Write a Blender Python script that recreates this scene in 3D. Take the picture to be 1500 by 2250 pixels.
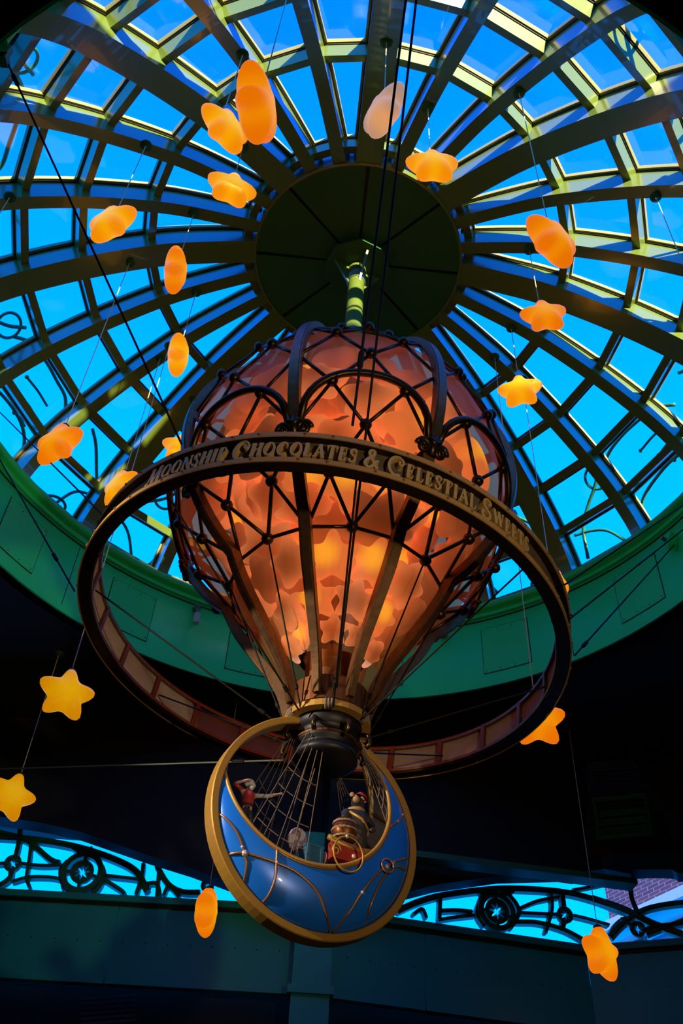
import bpy, bmesh, math, random
from mathutils import Vector, Matrix
import numpy as np
for o in list(bpy.data.objects): bpy.data.objects.remove(o)
SC = bpy.context.scene
COL = SC.collection
rad = math.radians
PI = math.pi
random.seed(7)

# ------------------------------------------------------------------ camera
S = 6.0            # metres per dome radius; the layout below is in dome radii, eye at the origin
EYE = 1.6          # eye height above the floor
CAMX = Vector((0.9979043, -0.0459371, 0.0455718))
CAMY = Vector((-0.0647071, -0.7084357, 0.7028029))
CAMZ = Vector((0.0, 0.7042788, 0.7099235))       # viewing direction
F = 2093.7
cd = bpy.data.cameras.new('camera'); cam = bpy.data.objects.new('camera', cd); COL.objects.link(cam)
cd.sensor_fit = 'VERTICAL'; cd.sensor_height = 36.0; cd.sensor_width = 24.0; cd.lens = F*36.0/2250.0
cd.clip_start = 0.05; cd.clip_end = 400
M = Matrix.Identity(4)
for i in range(3):
    M[i][0] = CAMX[i]; M[i][1] = CAMY[i]; M[i][2] = -CAMZ[i]; 
M[2][3] = EYE
cam.matrix_world = M
SC.camera = cam

# ------------------------------------------------------------------ world, sun, exposure
w = bpy.data.worlds.new('World'); SC.world = w; w.use_nodes = True
nt = w.node_tree; nt.nodes.clear()
wo = nt.nodes.new('ShaderNodeOutputWorld'); bg = nt.nodes.new('ShaderNodeBackground')
tc = nt.nodes.new('ShaderNodeTexCoord'); sx = nt.nodes.new('ShaderNodeSeparateXYZ'); cr = nt.nodes.new('ShaderNodeValToRGB')
cr.color_ramp.elements[0].position = 0.30; cr.color_ramp.elements[0].color = (0.0, 0.26, 1.0, 1)
cr.color_ramp.elements[1].position = 0.97; cr.color_ramp.elements[1].color = (0.0, 0.105, 1.0, 1)
e = cr.color_ramp.elements.new(0.72); e.color = (0.0, 0.20, 1.0, 1)
nt.links.new(tc.outputs['Generated'], sx.inputs[0]); nt.links.new(sx.outputs[2], cr.inputs[0])
nt.links.new(cr.outputs[0], bg.inputs[0]); nt.links.new(bg.outputs[0], wo.inputs[0])
bg.inputs[1].default_value = 3.0
sl = bpy.data.lights.new('sun', 'SUN'); so = bpy.data.objects.new('sun', sl); COL.objects.link(so)
sl.energy = 20.0; sl.angle = rad(0.6); sl.color = (1.0, 0.80, 0.45)
SUN_AZ, SUN_EL = -65.0, 5.5       # the sun stands behind the viewer, a little to the right
sd = Vector((math.cos(rad(SUN_EL))*math.cos(rad(SUN_AZ)), math.cos(rad(SUN_EL))*math.sin(rad(SUN_AZ)), math.sin(rad(SUN_EL))))
so.rotation_euler = sd.to_track_quat('Z', 'Y').to_euler(); so.location = (0, -10, 30)
def spot(name, loc, target, power, color, size, blend=0.5, soft=0.15):
    l = bpy.data.lights.new(name, 'SPOT'); o = bpy.data.objects.new(name, l); COL.objects.link(o)
    l.energy = power; l.color = color; l.spot_size = rad(size); l.spot_blend = blend; l.shadow_soft_size = soft
    a = Vector((loc[0]*S, loc[1]*S, loc[2]*S+EYE)); b = Vector((target[0]*S, target[1]*S, target[2]*S+EYE))
    o.location = a; o.rotation_euler = (a-b).to_track_quat('Z', 'Y').to_euler()
    return o
# show lights inferred from the lit hull and hoop, added outside the frame
spot('show_light_front', (-1.45, 0.45, 1.15), (-0.02, 1.36, 0.74), 5600, (1.0, 0.86, 0.74), 25, 0.5)
spot('show_light_side', (0.60, 0.05, 0.40), (-0.05, 1.15, 0.95), 900, (1.0, 0.76, 0.48), 52, 0.9)
SC.view_settings.view_transform = 'Standard'; SC.view_settings.look = 'None'
SC.view_settings.exposure = 0.0; SC.view_settings.gamma = 1.0; SC.view_settings.use_curve_mapping = False

# ------------------------------------------------------------------ materials
MATS = {}
def mat(name, col, rough=0.5, metal=0.0, emit=None, estr=0.0, noise=None, bump=0.0, coat=0.0, spec=0.5):
    m = bpy.data.materials.new(name); m.use_nodes = True; n = m.node_tree; b = n.nodes['Principled BSDF']
    b.inputs['Base Color'].default_value = (*col, 1); b.inputs['Roughness'].default_value = rough
    b.inputs['Metallic'].default_value = metal; b.inputs['Coat Weight'].default_value = coat
    b.inputs['Specular IOR Level'].default_value = spec
    if emit: b.inputs['Emission Color'].default_value = (*emit, 1); b.inputs['Emission Strength'].default_value = estr
    if noise:
        scale, amt, col2 = noise
        t = n.nodes.new('ShaderNodeTexCoord'); x = n.nodes.new('ShaderNodeTexNoise'); x.inputs['Scale'].default_value = scale; x.inputs['Detail'].default_value = 5
        r = n.nodes.new('ShaderNodeValToRGB'); r.color_ramp.elements[0].position = 0.38; r.color_ramp.elements[1].position = 0.68
        mx = [c*(1-amt)+d*amt for c, d in zip(col, col2)]
        r.color_ramp.elements[0].color = (*col, 1); r.color_ramp.elements[1].color = (*mx, 1)
        n.links.new(t.outputs['Object'], x.inputs[0]); n.links.new(x.outputs[0], r.inputs[0]); n.links.new(r.outputs[0], b.inputs['Base Color'])
        if bump:
            bp = n.nodes.new('ShaderNodeBump'); bp.inputs['Strength'].default_value = bump; bp.inputs['Distance'].default_value = 0.02
            n.links.new(x.outputs[0], bp.inputs['Height']); n.links.new(bp.outputs[0], b.inputs['Normal'])
    MATS[name] = m; return m
mat('rib_green', (0.13, 0.20, 0.034), 0.27, noise=(1.3, 0.2, (0.11, 0.17, 0.03)), spec=0.9, coat=0.5)
mat('rib_trim', (0.24, 0.23, 0.07), 0.5)
mat('gasket', (0.012, 0.012, 0.012), 0.6)
mat('drum_green', (0.03, 0.92, 0.19), 0.42, noise=(0.6, 0.2, (0.03, 0.82, 0.18)))
mat('hub_green', (0.008, 0.10, 0.008), 0.6, noise=(0.8, 0.4, (0.03, 0.08, 0.03)))
mat('fascia_teal', (0.004, 0.40, 0.34), 0.5, noise=(0.35, 0.5, (0.004, 0.27, 0.2)))
mat('iron_green', (0.02, 0.15, 0.06), 0.45)
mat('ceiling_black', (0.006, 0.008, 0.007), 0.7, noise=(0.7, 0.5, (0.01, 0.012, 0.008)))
mat('floor_dark', (0.03, 0.025, 0.02), 0.5, noise=(0.5, 0.5, (0.02, 0.018, 0.015)))
mat('bronze', (0.26, 0.14, 0.06), 0.40, 0.85, noise=(14, 0.5, (0.14, 0.065, 0.028)))
mat('dark_bronze', (0.085, 0.048, 0.018), 0.36, 0.9, noise=(12, 0.5, (0.04, 0.022, 0.009)))
mat('copper', (0.24, 0.085, 0.025), 0.45, 0.8, noise=(9, 0.5, (0.12, 0.04, 0.012)))
mat('gold', (0.55, 0.29, 0.04), 0.45, 0.3, noise=(5, 0.4, (0.42, 0.20, 0.03)))
mat('letter_gold', (0.60, 0.38, 0.10), 0.42, 0.3)
mat('sign_panel', (0.12, 0.085, 0.05), 0.7, 0.0, noise=(3, 0.6, (0.055, 0.036, 0.022)), bump=0.3)
mat('sign_lining', (0.42, 0.38, 0.30), 0.75, 0.0, noise=(2.5, 0.6, (0.24, 0.20, 0.15)), bump=0.2)
mat('hull_blue', (0.012, 0.21, 0.90), 0.3, 0.1, noise=(1.1, 0.5, (0.01, 0.13, 0.75)), coat=0.4)
mat('hull_inside', (0.55, 0.50, 0.47), 0.35, 0.1, noise=(3, 0.5, (0.4, 0.34, 0.30)))
mat('copper_line', (0.36, 0.17, 0.08), 0.35, 0.5)
mat('bead', (0.75, 0.6, 0.5), 0.25, 0.3)
mat('cable', (0.012, 0.010, 0.006), 0.6, 0.0, spec=0.1)
mat('steel_wire', (0.75, 0.70, 0.45), 0.6, 0.0, spec=0.2)
mat('stay_grey', (0.10, 0.11, 0.06), 0.6, spec=0.2)
mat('rope', (0.22, 0.15, 0.10), 0.8)
mat('black_iron', (0.005, 0.004, 0.004), 0.5)
mat('cap_dark', (0.03, 0.025, 0.02), 0.5)
mat('red_paint', (0.45, 0.035, 0.02), 0.4, noise=(8, 0.4, (0.28, 0.02, 0.015)))
mat('white_cloth', (0.6, 0.57, 0.52), 0.7)
mat('skin', (0.5, 0.28, 0.18), 0.6)
mat('black_fur', (0.022, 0.022, 0.024), 0.45, noise=(25, 0.6, (0.05, 0.045, 0.04)), bump=0.4)
mat('fur_tan', (0.38, 0.22, 0.09), 0.6)
mat('candy_white', (0.62, 0.58, 0.60), 0.4)
mat('candy_mauve', (0.36, 0.24, 0.36), 0.4)
mat('crate_blue', (0.02, 0.12, 0.20), 0.5, noise=(9, 0.4, (0.01, 0.08, 0.14)))
mat('white_stone', (0.62, 0.62, 0.66), 0.6)
mat('detector', (0.6, 0.6, 0.6), 0.5)
mat('lamp_housing', (0.12, 0.2, 0.15), 0.4)
mat('lens', (0.5, 0.55, 0.5), 0.15)
# brick of the far building
m = mat('brick', (0.2, 0.07, 0.06), 0.8); n = m.node_tree; bt = n.nodes.new('ShaderNodeTexBrick'); t = n.nodes.new('ShaderNodeTexCoord')
bt.inputs['Color1'].default_value = (0.26, 0.07, 0.07, 1); bt.inputs['Color2'].default_value = (0.17, 0.05, 0.06, 1); bt.inputs['Mortar'].default_value = (0.36, 0.26, 0.28, 1)
bt.inputs['Scale'].default_value = 2.2; mp = n.nodes.new('ShaderNodeMapping'); mp.inputs['Rotation'].default_value = (rad(90), 0, 0)
n.links.new(t.outputs['Object'], mp.inputs[0]); n.links.new(mp.outputs[0], bt.inputs[0]); n.links.new(bt.outputs[0], n.nodes['Principled BSDF'].inputs['Base Color'])

def glass(name, tint, refl, rough=0.05):
    m = bpy.data.materials.new(name); m.use_nodes = True; n = m.node_tree; n.nodes.clear()
    o = n.nodes.new('ShaderNodeOutputMaterial'); tr = n.nodes.new('ShaderNodeBsdfTransparent'); gl = n.nodes.new('ShaderNodeBsdfGlossy')
    fr = n.nodes.new('ShaderNodeFresnel'); mx = n.nodes.new('ShaderNodeMixShader'); mu = n.nodes.new('ShaderNodeMath'); mu.operation = 'MULTIPLY'
    fr.inputs[0].default_value = 1.45; mu.inputs[1].default_value = refl
    tr.inputs[0].default_value = (*tint, 1); gl.inputs['Roughness'].default_value = rough
    n.links.new(fr.outputs[0], mu.inputs[0]); n.links.new(mu.outputs[0], mx.inputs[0]); n.links.new(tr.outputs[0], mx.inputs[1]); n.links.new(gl.outputs[0], mx.inputs[2]); n.links.new(mx.outputs[0], o.inputs[0])
    MATS[name] = m; return m
glass('pane_glass', (0.98, 0.99, 0.99), 0.15)
# frosted rosy skin of the balloon: part see-through, part milky
m = bpy.data.materials.new('balloon_skin'); m.use_nodes = True; n = m.node_tree; n.nodes.clear(); MATS['balloon_skin'] = m
o_ = n.nodes.new('ShaderNodeOutputMaterial'); tr = n.nodes.new('ShaderNodeBsdfTransparent'); tr.inputs[0].default_value = (0.97, 0.60, 0.32, 1)
pb = n.nodes.new('ShaderNodeBsdfPrincipled'); pb.inputs['Base Color'].default_value = (0.50, 0.34, 0.11, 1); pb.inputs['Roughness'].default_value = 0.32
tl = n.nodes.new('ShaderNodeBsdfTranslucent'); tl.inputs[0].default_value = (0.75, 0.30, 0.16, 1)
m1 = n.nodes.new('ShaderNodeMixShader'); m1.inputs[0].default_value = 0.5; n.links.new(pb.outputs[0], m1.inputs[1]); n.links.new(tl.outputs[0], m1.inputs[2])
m2 = n.nodes.new('ShaderNodeMixShader'); m2.inputs[0].default_value = 0.36; n.links.new(tr.outputs[0], m2.inputs[1]); n.links.new(m1.outputs[0], m2.inputs[2]); n.links.new(m2.outputs[0], o_.inputs[0])
# lantern shades: bulb glow painted as emission, graded around a point in object space
def lantern(name, centre_glow, edge_glow, strength, bulb=(0, 0, 0.02), reach=0.55, base=(0.4, 0.12, 0.004)):
    m = bpy.data.materials.new(name); m.use_nodes = True; n = m.node_tree; b = n.nodes['Principled BSDF']
    b.inputs['Base Color'].default_value = (*base, 1); b.inputs['Roughness'].default_value = 0.42; b.inputs['Specular IOR Level'].default_value = 0.15
    t = n.nodes.new('ShaderNodeTexCoord'); v = n.nodes.new('ShaderNodeVectorMath'); v.operation = 'DISTANCE'; v.inputs[1].default_value = bulb
    mr = n.nodes.new('ShaderNodeMapRange'); mr.inputs[1].default_value = 0.10; mr.inputs[2].default_value = reach; mr.interpolation_type = 'SMOOTHSTEP'
    mx = n.nodes.new('ShaderNodeMix'); mx.data_type = 'RGBA'; mx.inputs[6].default_value = (*centre_glow, 1); mx.inputs[7].default_value = (*edge_glow, 1)
    n.links.new(t.outputs['Object'], v.inputs[0]); n.links.new(v.outputs['Value'], mr.inputs[0]); n.links.new(mr.outputs[0], mx.inputs[0])
    n.links.new(mx.outputs[2], b.inputs['Emission Color']); b.inputs['Emission Strength'].default_value = strength
    MATS[name] = m; return m
lantern('lantern_yellow', (1.0, 0.62, 0.004), (0.92, 0.27, 0.001), 0.95, reach=0.46)
lantern('lantern_orange', (1.0, 0.42, 0.003), (0.86, 0.18, 0.0008), 0.92, reach=0.46)
lantern('lantern_gold', (0.80, 0.46, 0.0), (0.70, 0.26, 0.0), 0.80, reach=0.46)
lantern('lantern_pale', (0.80, 0.36, 0.14), (0.46, 0.27, 0.20), 0.85, (0, 0, -0.2), 0.5, base=(0.5, 0.34, 0.2))  # unlit shade given emission so that it looks lit
lantern('inner_bright', (1.0, 0.62, 0.06), (0.62, 0.22, 0.09), 1.25, (0.12, 0.1, 0.08), 0.36, (0.6, 0.25, 0.16))
lantern('inner_mid', (0.26, 0.09, 0.04), (0.85, 0.36, 0.20), 0.85, (0.06, 0.1, 0.0), 0.50, (0.55, 0.22, 0.15))  # dark centre and bright edge painted in, as if lit from behind
lantern('inner_dim', (0.12, 0.042, 0.018), (0.30, 0.12, 0.07), 0.8, (0, 0.1, 0), 0.52, (0.5, 0.22, 0.16))  # centre painted darker than the edge here too, with a weaker glow

# ------------------------------------------------------------------ helpers (layout units = dome radii)
def W(p): return Vector((p[0]*S, p[1]*S, p[2]*S+EYE))
def link(o, parent=None):
    COL.objects.link(o)
    if parent is not None: o.parent = parent
    return o
def props(o, label=None, cat=None, group=None, kind=None):
    if label: o['label'] = label
    if cat: o['category'] = cat
    if group: o['group'] = group
    if kind: o['kind'] = kind
    return o
def thing(name, loc, label=None, cat=None, group=None, kind=None):
    o = bpy.data.objects.new(name, None); o.location = W(loc); o.empty_display_size = 0.2; link(o)
    return props(o, label, cat, group, kind)
def mesh(name, vf, m, smooth=False):
    me = bpy.data.meshes.new(name); me.from_pydata([tuple(v) for v in vf[0]], [], vf[1]); me.update()
    if m: me.materials.append(MATS[m])
    if smooth:
        for p in me.polygons: p.use_smooth = True
    return me
def root_loc(p):
    L = Vector((0, 0, 0))
    while p is not None: L += p.location; p = p.parent
    return L
def part(name, vf, m, parent=None, smooth=False):
    """mesh given in layout coordinates; becomes a child with the parent's origin"""
    L = root_loc(parent)
    me = mesh(name, ([W(v)-L for v in vf[0]], vf[1]), m, smooth)
    return link(bpy.data.objects.new(name, me), parent)
def lpart(name, vf, m, parent, smooth=False, loc=(0, 0, 0), rotz=0.0):
    """mesh in the parent's own frame, layout units"""
    me = mesh(name, ([Vector(v)*S for v in vf[0]], vf[1]), m, smooth)
    o = link(bpy.data.objects.new(name, me), parent); o.location = Vector(loc)*S; o.rotation_euler.z = rotz
    return o
def dup(o, parent, rotz=None, loc=None):
    c = o.copy(); link(c, parent)
    if rotz is not None: c.rotation_euler.z = rotz
    if loc is not None: c.location = loc
    return c
def join(*vfs):
    V = []; Fc = []
    for v, f in vfs:
        k = len(V); V += list(v); Fc += [tuple(i+k for i in q) for q in f]
    return V, Fc
def box(c, s, R=None):
    c = Vector(c); V = []
    for x in (-.5, .5):
        for y in (-.5, .5):
            for z in (-.5, .5):
                v = Vector((x*s[0], y*s[1], z*s[2]))
                if R is not None: v = R @ v
                V.append(c+v)
    return V, [(0, 1, 3, 2), (4, 6, 7, 5), (0, 4, 5, 1), (2, 3, 7, 6), (0, 2, 6, 4), (1, 5, 7, 3)]
def hexa(P):   # 8 points: bottom quad 0-3, top quad 4-7
    return [Vector(p) for p in P], [(3, 2, 1, 0), (4, 5, 6, 7), (0, 1, 5, 4), (1, 2, 6, 5), (2, 3, 7, 6), (3, 0, 4, 7)]
def tube(P, r, seg=8, closed=False, cap=True):
    P = [Vector(p) for p in P]; n = len(P); V = []; Fc = []
    rr = r if hasattr(r, '__len__') else [r]*n
    prev = None
    for i in range(n):
        if closed: t = P[(i+1) % n]-P[i-1]
        else: t = P[min(i+1, n-1)]-P[max(i-1, 0)]
        t.normalize()
        if prev is None:
            a = Vector((0, 0, 1)) if abs(t.z) < .9 else Vector((1, 0, 0))
            u = t.cross(a).normalized()
        else:
            u = (prev-t*prev.dot(t)).normalized()
        prev = u; b = t.cross(u)
        for k in range(seg):
            an = 2*PI*k/seg; V.append(P[i]+(u*math.cos(an)+b*math.sin(an))*rr[i])
    m_ = n if closed else n-1
    for i in range(m_):
        j = (i+1) % n
        for k in range(seg):
            l = (k+1) % seg; Fc.append((i*seg+k, i*seg+l, j*seg+l, j*seg+k))
    if cap and not closed:
        Fc.append(tuple(range(seg))[::-1]); Fc.append(tuple((n-1)*seg+k for k in range(seg)))
    return V, Fc
def strip(P, up, wd, dp, closed=False):
    """rectangular bar along P; up = list of unit vectors (depth direction); wd across, dp along up (centred)"""
    P = [Vector(p) for p in P]; n = len(P); V = []; Fc = []
    for i in range(n):
        t = (P[(i+1) % n]-P[i-1]) if closed else (P[min(i+1, n-1)]-P[max(i-1, 0)])
        t.normalize(); u = Vector(up[i] if isinstance(up, list) else up); s = t.cross(u).normalized()
        ww = wd[i] if hasattr(wd, '__len__') else wd
        for a, b in ((-1, -1), (1, -1), (1, 1), (-1, 1)): V.append(P[i]+s*(a*ww/2)+u*(b*dp/2))
    for i in range(n if closed else n-1):
        j = (i+1) % n
        for k in range(4):
            l = (k+1) % 4; Fc.append((i*4+k, i*4+l, j*4+l, j*4+k))
    if not closed: Fc += [(3, 2, 1, 0), tuple((n-1)*4+k for k in range(4))]
    return V, Fc
def lathe(prof, seg=32, c=(0, 0, 0), a0=0.0, a1=2*PI):
    full = abs(a1-a0-2*PI) < 1e-6; m_ = seg if full else seg+1; V = []; Fc = []
    for r, z in prof:
        for k in range(m_):
            a = a0+(a1-a0)*k/seg; V.append(Vector((c[0]+r*math.cos(a), c[1]+r*math.sin(a), c[2]+z)))
    for i in range(len(prof)-1):
        for k in range(seg):
            l = (k+1) % m_; Fc.append((i*m_+k, i*m_+l, (i+1)*m_+l, (i+1)*m_+k))
    return V, Fc
def ball(c, r, seg=10, rings=7, sc=(1, 1, 1)):
    prof = [(math.sin(PI*i/rings), -math.cos(PI*i/rings)) for i in range(rings+1)]
    v, f = lathe([(max(a, 1e-4), b) for a, b in prof], seg)
    return [Vector((c[0]+x.x*r*sc[0], c[1]+x.y*r*sc[1], c[2]+x.z*r*sc[2])) for x in v], f
def cr_spline(P, n=8):
    P = [np.array(p, float) for p in P]; out = []
    Q = [2*P[0]-P[1]]+P+[2*P[-1]-P[-2]]
    for i in range(1, len(Q)-2):
        a, b, c, d = Q[i-1:i+3]
        for k in range(n):
            t = k/n; out.append(.5*((2*b)+(c-a)*t+(2*a-5*b+4*c-d)*t*t+(3*b-a-3*c+d)*t**3))
    out.append(P[-1]); return out
def ray(px, py):
    d = CAMX*((px-750)/F)-CAMY*((py-1125)/F)+CAMZ
    return d
def on_plane(px, py, c, n):
    d = ray(px, py); return d*(Vector(c).dot(Vector(n))/d.dot(Vector(n)))
AX = Vector((-0.0008, 1.3687, 0))      # the axis of the dome
DY = AX.y
H1, H2, HH = 1.6097, 1.9009, 2.3608
AZ0 = rad(2.5)
def pol(r, a, z): return Vector((AX.x+r*math.cos(a), AX.y+r*math.sin(a), z))

# ================================================================== the setting
# ---- dark ceiling with a round opening
def build_ceiling():
    n = 96; V = []; Fc = []
    out = []
    X0, X1, Y0, Y1 = -2.3, 2.3, -1.2, 3.4
    for k in range(n):
        a = 2*PI*k/n; V.append(pol(1.0, a, H1))
    for k in range(n):
        a = 2*PI*k/n; dx, dy = math.cos(a), math.sin(a)
        tx = ((X1-AX.x)/dx if dx > 0 else (X0-AX.x)/dx) if abs(dx) > 1e-6 else 1e9
        ty = ((Y1-AX.y)/dy if dy > 0 else (Y0-AX.y)/dy) if abs(dy) > 1e-6 else 1e9
        t = min(tx, ty); V.append(Vector((AX.x+dx*t, AX.y+dy*t, H1)))
    for k in range(2*n): V.append(V[k]+Vector((0, 0, 0.05)))
    for k in range(n):
        l = (k+1) % n
        Fc += [(k, n+k, n+l, l), (2*n+k, 2*n+l, 3*n+l, 3*n+k)]
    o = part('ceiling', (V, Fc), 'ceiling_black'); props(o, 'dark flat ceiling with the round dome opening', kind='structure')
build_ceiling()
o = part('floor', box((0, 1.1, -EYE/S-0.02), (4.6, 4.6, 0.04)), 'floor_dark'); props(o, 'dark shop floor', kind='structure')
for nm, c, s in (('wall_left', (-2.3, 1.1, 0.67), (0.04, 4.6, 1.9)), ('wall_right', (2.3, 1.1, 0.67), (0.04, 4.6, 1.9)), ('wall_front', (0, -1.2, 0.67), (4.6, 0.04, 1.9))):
    o = part(nm, box(c, s), 'ceiling_black'); props(o, 'near-black shop wall', kind='structure')

# ---- drum under the dome
drum = thing('trim_1', pol(0, 0, H1), 'tall green drum ring below the glass dome', kind='structure')
SEG = 96
lpart('drum_wall', lathe([(1.0, 0.0), (1.0, 0.278), (1.035, 0.278), (1.035, -0.0), (1.0, 0.0)], SEG), 'drum_green', drum, True)
lpart('drum_lip', lathe([(1.0, -0.006), (0.994, -0.006), (0.994, 0.012), (1.0, 0.014)], SEG), 'drum_green', drum, False)
lpart('drum_moulding', lathe([(1.0, 0.246), (0.991, 0.248), (0.991, 0.258), (1.0, 0.26)], SEG), 'drum_green', drum, False)
prof = [(1.0, 0.268)]+[(0.992-0.013*math.sin(a), 0.284-0.013*math.cos(a)) for a in np.linspace(0, PI, 9)]+[(1.04, 0.298), (1.04, 0.268)]
lpart('drum_cornice', lathe(prof, SEG), 'drum_green', drum, True)
lpart('drum_seam', lathe([(0.999, 0.236), (0.997, 0.237), (0.997, 0.239), (0.999, 0.24)], SEG), 'gasket', drum)
# access panels, one every 22.3 degrees
def curved_plate(r0, r1, a0, a1, z0, z1, seg=6):
    V = []; Fc = []
    for k in range(seg+1):
        a = a0+(a1-a0)*k/seg
        for r, z in ((r0, z0), (r0, z1), (r1, z1), (r1, z0)): V.append(Vector((r*math.cos(a), r*math.sin(a), z)))
    for k in range(seg):
        for j in range(4):
            l = (j+1) % 4; Fc.append((k*4+j, k*4+l, k*4+4+l, k*4+4+j))
    Fc += [(0, 1, 2, 3), tuple(seg*4+j for j in (3, 2, 1, 0))]
    return V, Fc
hw = rad(4.1)
pv = curved_plate(1.001, 0.9975, -hw, hw, 0.044, 0.202)
sv = join(curved_plate(1.001, 0.9985, -hw-0.002, hw+0.002, 0.042, 0.204))
rv = []
for a in np.linspace(-hw*0.9, hw*0.9, 4):
    for z in (0.052, 0.194): rv.append(ball((0.997*math.cos(a), 0.997*math.sin(a), z), 0.0022, 6, 4))
p0 = None
for k in range(16):
    a = rad(59.4+22.35*k)
    if p0 is None:
        p0 = lpart('access_panel', pv, 'drum_green', drum, rotz=a); s0 = lpart('panel_joint', sv, 'gasket', p0); r0 = lpart('rivet_set', join(*rv), 'rib_trim', p0)
    else:
        c = dup(p0, drum, a); dup(s0, c); dup(r0, c)
for k in range(8):
    a = rad(48+45*k); lpart('drum_joint', curved_plate(1.0005, 0.9988, -0.0008, 0.0008, 0.0, 0.24, 1), 'gasket', drum, rotz=a)

# ---- glass dome
PB = [(0.0, 2.376), (0.15, 2.373), (0.28, 2.362), (0.42, 2.331), (0.54, 2.290), (0.69, 2.207), (0.81, 2.122), (0.90, 2.040), (0.97, 1.945), (1.005, 1.86)]
PBS = cr_spline(PB, 8)
def prof_off(off, r0=0.26, r1=1.0):
    out = []
    for i, q in enumerate(PBS):
        if q[0] < r0 or q[0] > r1+1e-6: continue
        a = PBS[max(i-1, 0)]; b = PBS[min(i+1, len(PBS)-1)]; t = (b-a)/np.linalg.norm(b-a); n_ = np.array([-t[1], t[0]]); n_ = n_ if n_[1] > 0 else -n_
        out.append((q+n_*off, n_))
    return out
def prof_at(rho, off):
    rs = [q[0] for q in PBS]; i = max(1, min(len(PBS)-1, int(np.searchsorted(rs, rho)))); a, b = PBS[i-1], PBS[i]
    f = (rho-a[0])/(b[0]-a[0]); q = a+(b-a)*f; t = (b-a)/np.linalg.norm(b-a); n_ = np.array([-t[1], t[0]])
    return q+n_*off, n_, t
dome = thing('window_1', pol(0, 0, H2), 'glazed dome of green steel ribs and glass panes', kind='structure')
DZ = H2
GD = 0.066     # depth of a rib up to the glass
def rib_vf(wd, d0, d1, r0=0.275, r1=1.01):
    L = prof_off((d0+d1)/2, r0, r1)
    P = [Vector((q[0], 0, q[1]-DZ)) for q, n_ in L]; U = [Vector((n_[0], 0, n_[1])) for q, n_ in L]
    return strip(P, U, wd, d1-d0)
wide = narrow = None
for k in range(24):
    a = AZ0+rad(15)*k
    if k % 3 == 0:
        if wide is None:
            wide = lpart('rib', rib_vf(0.067, 0, GD), 'rib_green', dome, rotz=a)
            wc = lpart('glazing_bar', rib_vf(0.084, GD, GD+0.012), 'rib_trim', wide)
            wg = lpart('gasket', rib_vf(0.073, GD-0.004, GD+0.001), 'gasket', wide)
        else: c = dup(wide, dome, a); dup(wc, c); dup(wg, c)
    else:
        if narrow is None:
            narrow = lpart('rib', rib_vf(0.034, 0.004, GD), 'rib_green', dome, rotz=a)
            nc = lpart('glazing_bar', rib_vf(0.050, GD, GD+0.012), 'rib_trim', narrow)
            ng = lpart('gasket', rib_vf(0.040, GD-0.004, GD+0.001), 'gasket', narrow)
        else: c = dup(narrow, dome, a); dup(nc, c); dup(ng, c)
RINGS = [0.303, 0.545, 0.705, 0.825, 0.92, 0.985]
hb = rad(7.5)
def sector_bar(rho, half, d0, d1):
    q, n_, t = prof_at(rho, 0); P = []
    for dd in (d0, d1):
        for s in (-1, 1):
            for sa in (-1, 1):
                e = q+n_*dd+t*half*s; r = e[0]/math.cos(hb)*1.0
                P.append(Vector((e[0], sa*e[0]*math.tan(hb), e[1]-DZ)))
    return hexa([P[0], P[1], P[3], P[2], P[4], P[5], P[7], P[6]])
for j, rho in enumerate(RINGS):
    p0 = None
    for k in range(24):
        a = AZ0+rad(15)*k+hb
        if p0 is None:
            p0 = lpart('purlin', sector_bar(rho, 0.0105, GD-0.036, GD), 'rib_green', dome, rotz=a)
            g0 = lpart('glazing_bar', sector_bar(rho, 0.0152, GD, GD+0.010), 'rib_trim', p0)
            k0 = lpart('gasket', sector_bar(rho, 0.0125, GD-0.004, GD+0.001), 'gasket', p0)
        else: c = dup(p0, dome, a); dup(g0, c); dup(k0, c)
edges = [0.29]+RINGS+[1.004]
for j in range(len(edges)-1):
    ra, rb = edges[j], edges[j+1]; P = []
    for dd in (GD+0.002, GD+0.006):
        for rho in (ra, rb):
            q, n_, t = prof_at(rho, dd)
            for sa in (-1, 1): P.append(Vector((q[0], sa*q[0]*math.tan(hb), q[1]-DZ)))
    vf = hexa([P[0], P[1], P[3], P[2], P[4], P[5], P[7], P[6]]); p0 = None
    for k in range(24):
        a = AZ0+rad(15)*k+hb
        if p0 is None: p0 = lpart('pane', vf, 'pane_glass', dome, rotz=a)
        else: dup(p0, dome, a)
# hub: soffit in eight wedges, fascia ring, roof cap, octagonal plate
hub_wedge = None
for k in range(8):
    a = AZ0+rad(45)*k; g = rad(1.0)
    V = [Vector((0.05, 0, 0))]
    n = 6; bot = [Vector((0.06*math.cos(t_), 0.06*math.sin(t_), HH-DZ)) for t_ in (rad(45)-3*g, 3*g)]
    ring = [Vector((0.281*math.cos(g+(rad(45)-2*g)*i/n), 0.281*math.sin(g+(rad(45)-2*g)*i/n), HH-DZ)) for i in range(n+1)]
    V = bot+ring; V = V+[v+Vector((0, 0, 0.012)) for v in V]; m_ = n+3
    Fc = [tuple(range(m_))[::-1], tuple(m_+i for i in range(m_))]+[(i, (i+1) % m_, m_+(i+1) % m_, m_+i) for i in range(m_)]
    if hub_wedge is None: hub_wedge = lpart('hub_panel', (V, Fc), 'hub_green', dome, rotz=a)
    else: dup(hub_wedge, dome, a)
lpart('hub_backing', lathe([(0.001, HH-DZ+0.012), (0.283, HH-DZ+0.012), (0.283, HH-DZ+0.02), (0.001, HH-DZ+0.02)], 48), 'gasket', dome)
lpart('hub_fascia', lathe([(0.281, HH-DZ-0.002), (0.288, HH-DZ-0.002), (0.288, HH-DZ+0.085), (0.281, HH-DZ+0.085), (0.281, HH-DZ-0.002)], 48), 'rib_green', dome)
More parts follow.
